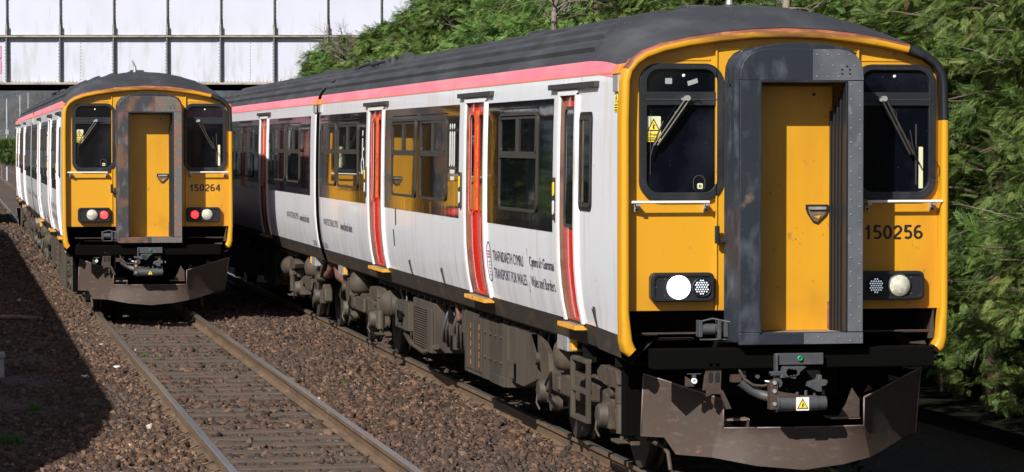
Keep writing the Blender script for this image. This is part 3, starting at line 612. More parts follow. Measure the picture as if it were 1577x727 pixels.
def bogie(root, yc, lead):
    f = M['brown']; mb = MB()
    for sd in (-1, 1):
        # side frame plate, polygon in (y,z)
        q = [(-1.7, .50), (-1.75, .36), (-1.45, .33), (-1.0, .52), (-.45, .48), (-.4, .44), (.95, .44), (1.0, .53), (1.35, .40), (1.75, .38), (1.7, .56), (1.25, .70), (1.0, .86), (.75, .88), (.35, .70), (-.35, .68), (-.8, .66), (-1.3, .60)]
        mb.prism([(yc + a, b_) for a, b_ in q], 'x', sd * .95, sd * 1.07, f)
        mb.box(sd * 1.07, sd * 1.12, yc - .38, yc + .93, .47, .66, f)
        mb.box(sd * 1.06, sd * 1.14, yc + .5, yc + .62, .50, .63, f)
    mb.box(-.98, .98, yc - .35, yc + .35, .45, .7, f)
    bo = mb.build('bogie', root, .02)
    for sd in (-1, 1):
        mb = MB(); mb.lathe((sd * 1.04, yc + .38, .69), [(.05, 0), (.13, .01), (.165, .06), (.175, .14), (.165, .22), (.12, .29), (.09, .33)], M['brown'], 20)
        mb.build('air_spring', bo)
        for dy in (-1.285, 1.285):
            mb = MB(); mb.lathe((sd * .69, yc + dy, .42), [(.08, .0), (.36, .02), (.40, .03), (.42, .06), (.42, .12)] if sd > 0 else [(.42, -.12), (.42, -.06), (.40, -.03), (.36, -.02), (.08, 0)], M['wheel'], 40, 'x')
            mb.lathe((sd * .66, yc + dy, .42), [(.15, 0), (.45, .0), (.45, .03), (.2, .035)] if sd > 0 else [(.2, -.035), (.45, -.03), (.45, 0), (.15, 0)], M['wheel'], 40, 'x')
            mb.build('wheel', bo)
            mb = MB(); c = (sd * 1.02, yc + dy, .44)
            mb.lathe(c, [(.02, .16), (.085, .155), (.10, .14), (.115, .05), (.15, .03), (.15, 0)] if sd > 0 else [(.15, 0), (.15, -.03), (.115, -.05), (.10, -.14), (.085, -.155), (.02, -.16)], M['grey_dirt'], 22, 'x')
            mb.box(sd * .93, sd * 1.10, yc + dy - .17, yc + dy + .17, .34, .54, M['brown'])
            for q in range(6):
                a = q * math.pi / 3; mb.cyl((sd * 1.15, yc + dy + .07 * math.cos(a), .44 + .07 * math.sin(a)), (sd * 1.178, yc + dy + .07 * math.cos(a), .44 + .07 * math.sin(a)), .012, M['brown'], 6)
            mb.tube([(sd * 1.17, yc + dy + .02, .42), (sd * 1.19, yc + dy - .02, .33), (sd * 1.17, yc + dy - .08, .27)], .011, M['grey_dirt'], 6)
            mb.build('axle_box', bo, .008)
        # damper
        mb = MB(); yd = yc - 2.0; xx = sd * 1.12
        mb.cyl((xx, yd, .36), (xx, yd, .60), .050, M['grey_dirt'], 16); mb.cyl((xx, yd, .605), (xx, yd, .80), .058, M['brown'], 16); mb.cyl((xx, yd, .3), (xx, yd, .37), .02, f, 8)
        mb.prism([(yd + .75, .42), (yd + .55, .42), (yd + .1, .27), (yd - .14, .27), (yd - .14, .31), (yd + .1, .33), (yd + .45, .52)], 'x', sd * 1.0, sd * 1.08, f)
        mb.box(sd * 1.05, sd * 1.19, yd - .13, yd + .12, .285, .31, f)
        mb.build('damper', bo, .006)
        mb = MB(); yy = yc - 1.75
        mb.prism([(yy - .32, .76), (yy - .27, .82), (yy - .2, .875), (yy + .35, .875), (yy + .5, .82), (yy + .45, .75), (yy + .2, .72), (yy - .2, .72)], 'x', sd * .95, sd * 1.17, M['brown'])
        mb.box(sd * 1.0, sd * 1.1, yy - .05, yy + .25, .60, .72, M['brown']); mb.cyl((sd * 1.1, yy + .1, .66), (sd * 1.15, yy + .1, .66), .05, M['grey_dirt'], 10); mb.cyl((sd * 1.08, yy - .2, .6), (sd * 1.08, yy - .2, .72), .03, M['grey_dirt'], 10)
        mb.build('sandbox', bo, .012)
        # inner linkage
        mb = MB(); mb.prism([(yc + 1.9, .93), (yc + 1.5, .95), (yc + 1.05, .80), (yc + .95, .5), (yc + 1.25, .42), (yc + 1.5, .70)], 'x', sd * 1.07, sd * 1.12, f)
        mb.cyl((sd * 1.04, yc + 1.5, .72), (sd * 1.16, yc + 1.5, .72), .06, f, 14); mb.cyl((sd * 1.04, yc + .85, .36), (sd * 1.14, yc + .85, .36), .07, f, 14)
        mb.tube([(sd * 1.13, yc + .9, .62), (sd * 1.16, yc + .8, .4), (sd * 1.12, yc + .55, .33), (sd * 1.1, yc + .2, .38)], .015, M['dark'], 6)
        mb.cyl((sd * 1.1, yc + 1.2, .5), (sd * 1.1, yc + .95, .62), .03, M['dark'], 10)
        mb.build('brake_linkage', bo, .008)
        if lead:
            mb = MB(); mb.tube([(sd * .88, yd + .1, .29), (sd * .88, yd - .45, .29), (sd * .87, yd - .56, .25), (sd * .86, yd - .6, .12)], .018, M['brown']); mb.build('lifeguard', bo)
            mb = MB(); x0, x1 = sd * 1.2, sd * 1.235
            for a, b_ in ((2.40, 2.47), (1.76, 1.83)): mb.box(x0, x1, a, b_, .36, .88, M['grey_dirt'])
            for z in (.36, .60, .86): mb.box(x0 - sd * .02, x1 + sd * .003, 1.83, 2.40, z, z + .035, M['grey_dirt'])
            mb.box(sd * 1.1, sd * 1.2, 2.0, 2.1, .86, 1.0, M['dark'])
            mb.build('footstep', bo, .004)
        else:
            mb = MB(); mb.lathe((sd * 1.07, yc - 2.25, .72), [(.02, -.5), (.17, -.48), (.16, -.35), (.07, -.0), (.03, .05)], M['brown'], 20, 'y'); mb.build('brake_cone', bo)

def cab(root, number, lights, gang):
    # ---- rim: closed band following the end profile
    outl = [(1.275, 1.05), (1.312, 1.085), (1.330, 1.17), (1.334, 1.4), (1.335, 2.0), (1.335, 2.9)] + [(x + .008, z + .006) for x, z in RIMP]
    tw = [.085, .095, .085, .062, .062, .062, .062, .064, .066, .07, .075, .078, .08, .08, .08]
    pts = [(-x, z) for x, z in outl] + [(x, z) for x, z in outl[::-1][1:]]
    tws = tw + tw[::-1][1:]
    n = len(pts); cen = (0, 2.3); inn = []
    for i, p in enumerate(pts):
        a = pts[max(i - 1, 0)]; b_ = pts[min(i + 1, n - 1)]; dx, dz = b_[0] - a[0], b_[1] - a[1]; l = math.hypot(dx, dz)
        inn.append((p[0] + dz / l * tws[i], p[1] - dx / l * tws[i]))
    mb = MB()
    for i in range(n - 1):
        o0, o1, i0, i1 = pts[i], pts[i + 1], inn[i], inn[i + 1]
        xm = (o0[0] + o1[0]) / 2; zm = (o0[1] + o1[1]) / 2
        m = M['rubber'] if (xm > 1.05 and zm > 3.05) else M['rim']
        # sub-sections give the rim a rounded nose
        def L3(o, q, t): return (o[0] + (q[0] - o[0]) * t, o[1] + (q[1] - o[1]) * t)
        secs = [(0, .17), (0, .035), (.12, .010), (.34, 0), (.8, 0), (.95, .01), (1, .03), (1, .12)]
        for k in range(len(secs) - 1):
            (t0, y0), (t1, y1) = secs[k], secs[k + 1]
            a = L3(o0, i0, t0); b_ = L3(o1, i1, t0); c = L3(o1, i1, t1); d = L3(o0, i0, t1)
            mk = m
            if k in (0, 1, 2) and zm > 3.30 and m is not M['rubber']: mk = M['rust_edge']
            mb.add([(a[0], y0, a[1]), (b_[0], y0, b_[1]), (c[0], y1, c[1]), (d[0], y1, d[1])], [(0, 1, 2, 3)], mk, True)
    for e in (0, n - 1):
        o, q = pts[e], inn[e]; mb.add([(o[0], .17, o[1]), (o[0], .02, o[1]), (q[0], .02, q[1]), (q[0], .12, q[1])], [(0, 1, 2, 3)], M['rim'])
    ob = mb.build('cab_rim', root)
    import bmesh
    b = bmesh.new(); b.from_mesh(ob.data); bmesh.ops.remove_doubles(b, verts=b.verts[:], dist=1e-4); bmesh.ops.recalc_face_normals(b, faces=b.faces[:]); b.to_mesh(ob.data); b.free()
    # ---- front panel
    mb = MB(); pp = [(x, z) for x, z in inn if z > 1.45]
    pp = [(inn[0][0] - .0 if False else -1.275, 1.40)] + pp + [(1.275, 1.40)]
    mb.prism(pp, 'y', .105, .14, M['yellow'])
    mb.box(-.555, .60, .085, .108, 1.40, 3.47, M['yellow'])
    mb.box(-.565, -.55, .07, .108, 1.40, 3.49, M['yellow']); mb.box(.592, .607, .07, .108, 1.40, 3.47, M['yellow'])
    for sx in (-1, 1): mb.box(sx * 1.19, sx * .60, .098, .106, 3.365, 3.385, M['yellow'])
    mb.build('front_panel', root, .004)
    mb = MB(); mb.prism([(-1.26, .93), (-1.26, 1.398), (1.26, 1.398), (1.26, .93)], 'y', .55, .58, M['dark'])
    mb.box(-1.262, -1.24, .14, .55, 1.06, 1.4, M['skirt']); mb.box(1.24, 1.262, .14, .55, 1.06, 1.4, M['skirt']); mb.box(-1.24, 1.24, .13, .55, 1.40, 1.42, M['dark'])
    mb.build('bulkhead', root)
    mb = MB(); mb.box(-1.14, 1.12, -.28, -.06, .965, 1.12, M['pitch']); mb.box(-1.15, 1.2, .75, .85, .35, 1.1, M['pitch']); mb.build('shade_beam', root, .01)  # front beam added to shade the plough, black plate fills the dark behind
    # headstock bars seen in the shade below the panel
    mb = MB()
    mb.box(-1.14, -.52, .1, .16, 1.215, 1.228, M['plough']); mb.box(.62, 1.20, .1, .16, 1.215, 1.228, M['plough']); mb.box(-1.0, -.7, .2, .26, 1.16, 1.18, M['plough'])
    mb.prism([(1.19, 1.16), (1.235, 1.39), (1.245, 1.16)], 'y', .09, .12, M['plough']); mb.prism([(1.05, 1.13), (1.17, 1.14), (1.18, 1.11), (1.05, 1.12)], 'y', .1, .14, M['plough'])
    mb.build('headstock', root, .003)
    def PF(base):   # outline in (x,z) facing the camera; h towards the viewer
        return lambda p, h: (p[0], base - h, p[1])
    for sx, (x0, x1) in ((-1, (-1.178, -.50)), (1, (.566, 1.243))):
        P0 = PF(.105); z0, z1 = 2.268, 3.342
        mb = MB(); zmid = 3.075
        ring(mb, rr(x0, x1, z0, z1, .15, 8), rr(x0 + .058, x1 - .058, z0 + .062, z1 - .045, .10, 8), P0, 0, .035, M['rubber'])
        slab(mb, [(x0 + .05, zmid - .06), (x1 - .05, zmid - .06), (x1 - .05, zmid + .045), (x0 + .05, zmid + .045)], P0, 0, .034, M['rubber'])
        slab(mb, [(x0 + .05, zmid - .018), (x1 - .05, zmid - .018), (x1 - .05, zmid - .012), (x0 + .05, zmid - .012)], P0, .03, .040, M['coupler'])
        wo = mb.build('windscreen', root, .006)
        mb = MB(); oo = rr(x0 + .03, x1 - .03, z0 + .03, z1 - .025, .12, 8)
        cnt = 0
        per = []
        for i in range(len(oo)):
            a = Vector(oo[i]); b_ = Vector(oo[(i + 1) % len(oo)]); d = (b_ - a).length; k = max(1, int(d / .085))
            for q in range(k): per.append(a + (b_ - a) * q / k)
        for p in per[::1]:
            mb.cyl((p[0], .072, p[1]), (p[0], .067, p[1]), .0038, M['coupler'], 6)
        rv = mb.build('screen_rivet', wo, split=False); rv['kind'] = 'stuff'
        mb = MB(); slab(mb, rr(x0 + .05, x1 - .05, z0 + .05, z1 - .035, .1, 8), P0, 0, .008, M['screen']); mb.build('pane', wo)
        # stickers and objects showing at the glass
        if sx < 0:
            mb = MB(); slab(mb, rr(x0 + .06, x0 + .175, z0 + .46, z0 + .66, .004, 1), P0, .008, .011, M['sign_pale'])
            slab(mb, [(x0 + .065, z0 + .545), (x0 + .17, z0 + .545), (x0 + .117, z0 + .645)], P0, .011, .0125, M['black']); slab(mb, [(x0 + .078, z0 + .553), (x0 + .157, z0 + .553), (x0 + .117, z0 + .627)], P0, .0125, .014, M['sign_yellow'])
            slab(mb, [(x0 + .112, z0 + .557), (x0 + .108, z0 + .59), (x0 + .118, z0 + .59), (x0 + .112, z0 + .615), (x0 + .13, z0 + .585), (x0 + .119, z0 + .583), (x0 + .125, z0 + .563)], P0, .014, .015, M['black'])
            slab(mb, rr(x0 + .06, x0 + .175, z0 + .46, z0 + .535, .003, 1), P0, .011, .0122, M['sign_yellow'])
            uv, fs = text_mesh('Danger', .09, .022, .01); mb.add([(x0 + .07 + u, .105 - .0132, z0 + .505 + v) for u, v in uv], fs, M['black'])
            for k in range(3): slab(mb, rr(x0 + .07, x0 + .15 - .01 * k, z0 + .468 + .011 * k, z0 + .473 + .011 * k, .001, 1), P0, .0122, .0132, M['black'])
            mb.build('warning_sticker', wo)
            if number == '150256':
                mb = MB(); slab(mb, rr(x0 + .21, x0 + .265, z1 - .16, z1 - .115, .006, 2), P0, .008, .011, M['grey_sticker'])
                slab(mb, [(x0 + .395, z1 - .175), (x0 + .475, z1 - .15), (x0 + .468, z1 - .115), (x0 + .388, z1 - .14)], P0, .008, .011, M['grey_sticker']); mb.build('tape_patch', wo)
            mb = MB(); ring(mb, rr(x0 + .435, x0 + .535, z0 + .065, z0 + .20, .05, 5), rr(x0 + .443, x0 + .527, z0 + .065, z0 + .192, .042, 5), P0, .008, .011, M['frame_grey']); slab(mb, rr(x0 + .47, x0 + .515, z0 + .09, z0 + .135, .01, 2), P0, .008, .012, M['sign_pale']); ring(mb, rr(x0 + .482, x0 + .503, z0 + .10, z0 + .123, .01, 4), rr(x0 + .488, x0 + .497, z0 + .107, z0 + .117, .004, 4), P0, .012, .0135, M['black']); mb.build('cab_fitting', wo)
            mb = MB(); slab(mb, [(x0 + .088, z0 + .20), (x0 + .093, z0 + .20), (x0 + .096, z0 + .68), (x0 + .092, z0 + .68)], P0, .008, .013, M['frame_grey']); mb.build('pillar_glint', wo)
        else:
            mb = MB(); slab(mb, rr(x1 - .135, x1 - .10, z0 + .09, z0 + .42, .004, 2), P0, .008, .010, M['sign_pale']); slab(mb, rr(x1 - .165, x1 - .152, z0 + .12, z0 + .60, .004, 2), P0, .008, .012, M['frame_grey']); mb.build('window_glimpse', wo)
        mb = MB(); cxs = (x0 + x1) / 2
        mb.lathe((cxs + (.02 if sx < 0 else 0), .094, z1 - .095), [(.0135, 0), (.0135, -.004), (.006, -.007)], M['sign_white'], 12, 'y')
        mb.build('washer_jet', wo)
        # wiper
        mb = MB()
        px, pz = (x0 + .375, 3.06) if sx < 0 else (x0 + .235, 3.06)
        tx, tz = (x0 + .125, 2.70) if sx < 0 else (x0 + .47, 2.63)
        yw = .03
        for off in (-.018, .018):
            mb.cyl((px + off, yw, pz), (tx + off * .8, .045, tz), .0095, M['frame_grey'], 8)
        mb.cyl((px, .07, pz + .01), (px, .015, pz + .01), .022, M['alum'], 12); mb.cyl((px - .03, .07, pz), (px - .03, .02, pz), .014, M['alum'], 10)
        bx = tx - .02 if sx < 0 else tx + .02
        mb.tube([(bx + (.08 if sx < 0 else -.035), .05, tz + .19), (bx, .045, tz), (bx + (-.02 if sx < 0 else .045), .05, tz - .08)], .007, M['black'], 6)
        mb.tube([(px + .02, .04, pz - .01), (px + sx * .10, .04, pz - .1), (px + sx * .12, .045, pz - .22), (tx + .02, .045, tz + .05)], .0035, M['frame_grey'], 5)
        mb.tube([(px - sx * .12, .06, pz - .02), (px - sx * .06, .03, pz + .03), (px, .03, pz + .01)], .0035, M['frame_grey'], 5)
        mb.build('wiper', root)
        if sx > 0:
            mb = MB(); mb.tube([(1.21, .06, 2.62), (1.25, .05, 2.55), (1.268, .05, 2.52), (1.262, .05, 2.46), (1.245, .06, 2.44), (1.225, .065, 2.45)], .004, M['black'], 6); mb.build('loose_cable', root)
    # handrails
    for sx, xa, xb in ((-1, -1.255, -.632), (1, .655, 1.275)):
        mb = MB(); mb.cyl((xa, .005, 2.256), (xb, .005, 2.256), .0115, M['rail_bar'], 12)
        ho = mb.build('handrail', root)
        mb = MB()
        for x in ((xa + .05, xb - .01) if sx < 0 else (xa + .02, xb - .06)):
            mb.box(x - .016, x + .016, .0, .107, 2.225, 2.249, M['alum']); mb.box(x - .018, x + .018, .07, .107, 2.18, 2.235, M['alum']); mb.cyl((x, .07, 2.195), (x, .06, 2.195), .012, M['frame_grey'], 8)
        mb.build('bracket', ho, .003)
    # number
    mb = MB(); digits(mb, number, .655, 1.952, .1035, .114, M['black']); mb.build('unit_number', root, recalc=False, split=False)
    # light clusters
    for sx in (-1, 1):
        x0, x1 = (-1.095, -.583) if sx < 0 else (.612, 1.137); z0, z1 = 1.474, 1.702; P0 = PF(.105)
        mb = MB(); slab(mb, rr(x0, x1, z0, z1, .045, 6), P0, 0, .075, M['lamp_box']); ring(mb, rr(x0 + .008, x1 - .008, z0 + .008, z1 - .008, .04, 6), rr(x0 + .03, x1 - .03, z0 + .028, z1 - .028, .028, 6), P0, .07, .088, M['lamp_box'])
        for bx_, bz in ((x0 + .11, z0 + .05), (x0 + .11, z1 - .05), (x1 - .11, z0 + .05), (x1 - .11, z1 - .05), (x0 + .04, (z0 + z1) / 2)): mb.cyl((bx_, .032, bz), (bx_, .026, bz), .007, M['coupler'], 8)
        lb = mb.build('light_cluster', root, .006)
        hx = -.874 if sx < 0 else .928; lx = -.688 if sx < 0 else .735; zc = 1.588
        mb = MB(); mh = M['lamp_on'] if lights[(0 if sx < 0 else 2)] == 'on' else M['lens']
        rad = .088 if lights[0 if sx < 0 else 2] == 'on' else .084
        mb.lathe((hx, .028, zc), [(rad + .006, 0), (rad + .006, -.012), (rad, -.014), (rad * .85, -.026), (rad * .5, -.036), (rad * .1, -.04)], mh, 28, 'y')
        if mh is M['lens']: mb.lathe((hx, .028, zc), [(rad + .010, 0), (rad + .010, -.013), (rad + .002, -.015)], M['frame_grey'], 28, 'y')
        mb.build('headlamp', lb)
        red = lights[1 if sx < 0 else 3] == 'red'
        mb = MB(); mb.lathe((lx, .03, zc), [(.078, 0), (.078, -.02), (.070, -.021), (.068, -.012)], M['lamp_box'], 24, 'y'); mb.lathe((lx, .028, zc), [(.066, 0), (.066, -.012), (.02, -.014)], M['led_red'] if red else M['led_base'], 24, 'y')
        for i in range(-3, 4):
            for j in range(-3, 4):
                dx = (i + (.5 if j % 2 else 0)) * .0195; dz = j * .0175
                if math.hypot(dx, dz) < .058: mb.lathe((lx + dx, .015, zc + dz), [(.0065, 0), (.0055, -.004), (.002, -.006)], M['led_red_dot'] if red else M['led_glint'], 7, 'y')
        mb.build('tail_lamp' if red else 'marker_lamp', lb)
    # small grab bracket left of gangway
    mb = MB(); mb.box(-.585, -.548, .0, .03, 1.93, 2.07, M['rubber']); mb.box(-.56, -.45, .01, .10, 1.935, 1.965, M['gang_near']); mb.build('lamp_bracket', root, .006)
    # ---- gangway
    gm, pm = gang
    y0, y1 = -.37, -.31; xo0, xo1, xi0, xi1 = -.486, .506, -.327, .372; zb, zi, zt = 1.155, 1.25, 3.203
    arch = [(xo1, 3.22), (.500, 3.30), (.478, 3.36), (.44, 3.405), (.385, 3.435), (.31, 3.448), (-.27, 3.448), (-.35, 3.435), (-.41, 3.405), (-.455, 3.355), (-.478, 3.30), (xo0, 3.22)]
    mb = MB()
    mb.box(xo0, xi0, y0, y1, zi + .0, zt, gm); mb.box(xo0, xo1, y0 + .001, y1, zb, zi, gm); mb.box(xi1, xo1, y0, y1, zi, zt, pm)
    mb.prism([(xo1, zt)] + arch + [(xo0, zt)], 'y', y0, y1, gm)
    go = mb.build('gangway', root, .006)
    # patch plates, proud of the frame
    mb = MB(); xs = .095
    mb.prism([(xs, zt + .004)] + [(xs, 3.445)] + [(x - .003, z - .003) for x, z in arch[::-1] if x > xs] + [(xo1 - .002, zt + .004)], 'y', y0 - .006, y0 - .001, pm)
    mb.box(.03, xo1 - .002, y0 - .005, y0 - .0005, zb + .004, zi - .006, pm)
    mb.build('patch_plate', go)
    mb = MB()
    for z in np.arange(1.33, 3.2, .112):
        mb.cyl((xo1 - .03, y0, z), (xo1 - .03, y0 - .006, z), .0055, M['alum'], 6); mb.cyl((xi1 + .032, y0, z + .05), (xi1 + .032, y0 - .006, z + .05), .0055, M['alum'], 6)
    for i in range(5):
        for j in range(3):
            x = xs + .03 + i * .088 + (.04 if j == 1 else 0)
            if x < .47: mb.cyl((x, y0 - .005, 3.235 + j * .085), (x, y0 - .011, 3.235 + j * .085), .005, M['alum'], 6)
    for i in range(6): mb.cyl((.06 + i * .085, y0 - .004, 1.18 + (i % 2) * .035), (.06 + i * .085, y0 - .010, 1.18 + (i % 2) * .035), .005, M['alum'], 6)
    for z in np.arange(1.3, 3.2, .15): mb.cyl((xo0 + .02, y0, z), (xo0 + .02, y0 - .004, z), .004, M['coupler'], 6)
    for dx, dz in ((0, 0), (.062, 0), (0, .032), (.062, .032), (.04, .058)): mb.cyl((.33 + dx, y0 - .0055, 3.255 + dz), (.33 + dx, y0 - .0075, 3.255 + dz), .009, M['black'], 10)
    rv = mb.build('rivet', go, split=False); rv['kind'] = 'stuff'
    # inner rubber edge strip
    mb = MB(); mb.box(xi0 - .006, xi0 + .012, y0 - .012, y0 + .05, zi, zt - .002, M['rubber']); mb.box(xi0, xi1, y0 - .008, y0 + .03, zt - .016, zt + .004, M['rubber']); mb.box(xi1 - .012, xi1 + .004, y0 - .008, y0 + .05, zi, zt, M['rubber']); mb.build('rubber_seal', go, .003)
    # bellows between face and body, with folds
    mb = MB(); K = 9
    def out(s_): return [(xo0 - s_, zb + .02 - s_ * .3)] + [(xo0 - s_, 3.2)] + [(x + (s_ if x > 0 else -s_) * (1 if abs(x) > .3 else .2), z + s_) for x, z in arch[::-1][1:-1]] + [(xo1 + s_ - .03, 3.2), (xo1 + s_ - .03, zb + .02 - s_ * .3)]
    secs = []
    for k in range(K):
        yy = y1 + (.09 - y1) * k / (K - 1); secs.append((yy, (.018 if k % 2 else -.004)))
    rings = [[(x, yy, z) for x, z in out(s_)] for yy, s_ in secs]; n = len(rings[0]); vs = [p for r_ in rings for p in r_]
    mb.add(vs, [(i * n + j, i * n + j + 1, (i + 1) * n + j + 1, (i + 1) * n + j) for i in range(K - 1) for j in range(n - 1)], M['gang_near'] if gm is M['gang_near'] else M['gang_far'], False)
    mb.build('bellows', go)
    # roof hood over the bellows
    mb = MB(); hood = [(-.42, 3.42), (-.30, 3.468), (-.15, 3.492), (.03, 3.50), (.2, 3.49), (.35, 3.465), (.47, 3.42), (.45, 3.39), (-.4, 3.39)]
    mb.prism(hood, 'y', y0 + .05, .09, M['gang_near']); mb.tube([(-.49, -.1, 3.18), (-.485, -.12, 3.30), (-.455, -.13, 3.37), (-.40, -.13, 3.43)], .022, M['rubber'], 10); mb.build('gangway_hood', go, .01)
    # interior walls of the tunnel
    mb = MB(); mb.box(xi0 - .03, xi0 - .008, y1, .08, zi - .02, zt + .02, M['bellows'])
    for k in range(5):
        yy = y1 + .01 + k * .055; mb.box(xi1 - .008 - .010 * k, xi1 + .02, yy, yy + .03, zi, zt - .03 - .05 * k, M['bellows'])
    mb.box(xi0 - .03, xi1 + .02, y1, .08, zt, zt + .02, M['bellows']); mb.box(xi0 - .03, xi1 + .02, y1, .08, zi - .03, zi - .005, M['tread'])
    mb.build('tunnel_wall', go, .004)
    # door
    mb = MB(); mb.box(-.37, .352, -.04, -.01, zi - .004, 3.165, M['yellow'])
    mb.box(.312, .344, -.046, -.04, 1.26, 1.47, M['rust_edge']); mb.box(.352, .357, -.05, -.01, zi, 2.9, M['rust_edge'])
    do = mb.build('gangway_door', root, .004)
    mb = MB(); hq = [(.135, 2.235), (.318, 2.235), (.318, 2.19), (.30, 2.15), (.23, 2.085), (.19, 2.10), (.15, 2.16), (.135, 2.20)]
    P0 = PF(-.04); ring(mb, hq, [(.23 + (x - .23) * .86, 2.17 + (z - 2.17) * .86) for x, z in hq], P0, 0, .014, M['black']); slab(mb, [(.23 + (x - .23) * .87, 2.17 + (z - 2.17) * .87) for x, z in hq], P0, 0, .003, M['jamb'])
    slab(mb, rr(.155, .30, 2.195, 2.218, .01, 3), P0, .003, .02, M['alum']); slab(mb, [(.2, 2.14), (.26, 2.15), (.24, 2.12)], P0, .003, .01, M['yellow']); mb.build('door_handle', do)
    mb = MB(); mb.cyl((.2, -.04, 3.10), (.2, -.046, 3.10), .013, M['black'], 12)
    for q in range(14): xx, zz = random.uniform(-.28, .30), random.uniform(1.35, 2.9); mb.cyl((xx, -.04, zz), (xx, -.0412, zz), random.uniform(.003, .007), M['jamb'], 6)
    mb.build('paint_chip', do, split=False)['kind'] = 'stuff'
    # retaining latch lower left
    mb = MB(); mb.cyl((-.70, -.02, 1.26), (-.60, -.02, 1.26), .045, M['coupler'], 14); mb.box(-.73, -.70, -.06, .04, 1.20, 1.33, M['coupler']); mb.box(-.60, -.50, -.05, .0, 1.24, 1.30, M['coupler']); mb.tube([(-.72, -.04, 1.32), (-.62, -.05, 1.345), (-.5, -.08, 1.32), (-.46, -.1, 1.32)], .009, M['coupler'], 6); mb.box(-.58, -.555, -.08, .02, 1.18, 1.34, M['coupler']); mb.box(-.53, -.50, -.08, .02, 1.20, 1.32, M['coupler']); mb.box(-.72, -.48, -.06, -.03, 1.175, 1.187, M['coupler'])
    mb.build('gangway_latch', root, .004)
    # ---- coupler
    mb = MB(); ck = M['coupler']
    mb.box(-.185, .20, -.33, -.28, .995, 1.085, ck); mb.box(-.19, -.17, -.35, -.28, .9, 1.08, ck)
    mb.box(-.17, .19, -.28, .5, .78, 1.06, M['dark'])
    mb.prism([(-.17, .90), (-.13, .985), (.04, .985), (-.03, .93), (-.05, .89), (-.1, .90)], 'y', -.42, -.30, ck)
    for q in range(4): mb.cyl((-.12 + q * .025, -.43, .945), (-.12 + q * .025, -.41, .945), .036 - .003 * q, ck, 12)
    mb.cyl((-.25, -.38, .94), (-.12, -.38, .94), .012, ck, 8); mb.cyl((-.24, -.38, .925), (-.15, -.38, .925), .012, ck, 8)
    mb.prism([(.05, .83), (.06, .865), (.13, .885), (.14, .92), (.16, .92), (.165, .885), (.20, .88), (.20, .84), (.16, .83), (.165, .79), (.13, .79)], 'y', -.42, -.34, ck)
    mb.box(-.25, -.19, -.42, -.32, .655, .88, M['plough']); mb.cyl((-.19, -.40, .86), (-.19, -.36, .86), .04, ck, 10)
    for z in (.70, .80, .865): mb.cyl((-.22, -.43, z), (-.22, -.41, z), .016, M['alum'], 10)
    mb.prism([(-.2, .74), (-.2, .80), (-.10, .78), (-.02, .77), (-.02, .75)], 'y', -.42, -.34, M['plough'])
    for q in range(4): mb.cyl((-.02 + q * .07, -.36, .76), (-.02 + q * .07, -.36, .785 + .012 * (q % 2)), .014, ck, 8)
    mb.tube([(-.28, -.36, .875), (-.23, -.38, .865)], .009, M['alum'], 6)
    co = mb.build('coupler', root, .005)
    mb = MB(); mb.cyl((-.185, -.38, .70), (.02, -.38, .70), .062, ck, 20); mb.cyl((.02, -.38, .70), (.13, -.38, .70), .060, ck, 20); mb.cyl((.13, -.38, .70), (.20, -.38, .70), .055, ck, 20); mb.cyl((-.20, -.38, .70), (-.185, -.38, .70), .07, ck, 20)
    cy = mb.build('electrical_box', co)
    mb = MB(); P0 = PF(-.441)
    if number == '150256': slab(mb, rr(-.052, .052, .648, .752, .004, 1), P0, 0, .003, M['sign_white'])
    slab(mb, [(-.045, .662), (.045, .662), (0, .742)], P0, .003, .005, M['black']); slab(mb, [(-.034, .668), (.034, .668), (0, .729)], P0, .005, .0065, M['sign_yellow'])
    slab(mb, [(-.004, .672), (-.008, .698), (0, .697), (-.004, .718), (.011, .692), (.003, .692), (.007, .676)], P0, .0065, .0075, M['black'])
    mb.build('warning_sticker', cy)
    mb = MB(); mb.lathe((.01, -.33, 1.045), [(.022, 0), (.022, -.015), (.012, -.02), (.011, -.01)], M['green_cap'], 14, 'y'); mb.build('green_cap', co)
    # air hose loop, pipes, brackets
    mb = MB(); mb.tube([(-.46, -.24, 1.03), (-.455, -.26, .95), (-.42, -.28, .885), (-.36, -.3, .84), (-.28, -.3, .83), (-.23, -.32, .845)], .012, M['plough'], 8); mb.build('air_hose', root)
    mb = MB(); mb.tube([(-.44, -.24, .86), (-.36, -.24, .80), (-.28, -.26, .76), (-.18, -.32, .73)], .04, M['coupler'], 10); mb.box(-.52, -.44, -.26, -.2, .86, .92, M['plough']); mb.build('drag_arm', root)
    mb = MB()
    for bx_, bz in ((-.41, 1.06), (-.30, 1.06), (-.41, .90), (-.30, .90), (-.41, .93), (.25, 1.03), (.25, .85)): mb.cyl((bx_, -.2, bz), (bx_, -.22, bz), .018, M['coupler'], 10)
    mb.box(-.5, .45, .1, .55, .72, 1.14, M['dark']); mb.build('draw_gear_housing', root, .004)
    mb = MB(); mb.prism([(-.745, .80), (-.715, 1.05), (-.60, 1.05), (-.60, .95), (-.605, .82), (-.60, .8)], 'y', -.26, -.22, M['plough'])
    for cx_ in (-.69, -.635): mb.prism(rr(cx_ - .018, cx_ + .018, .86, .945, .017, 4), 'y', -.264, -.259, M['black']); mb.cyl((cx_, -.26, 1.0), (cx_, -.28, 1.0), .013, M['rust_edge'], 8)
    mb.prism([(-.72, .75), (-.72, .80), (-.59, .80), (-.52, .655), (-.56, .65), (-.61, .77), (-.68, .77)], 'y', -.27, -.22, M['plough']); mb.build('guard_bracket', root, .003)
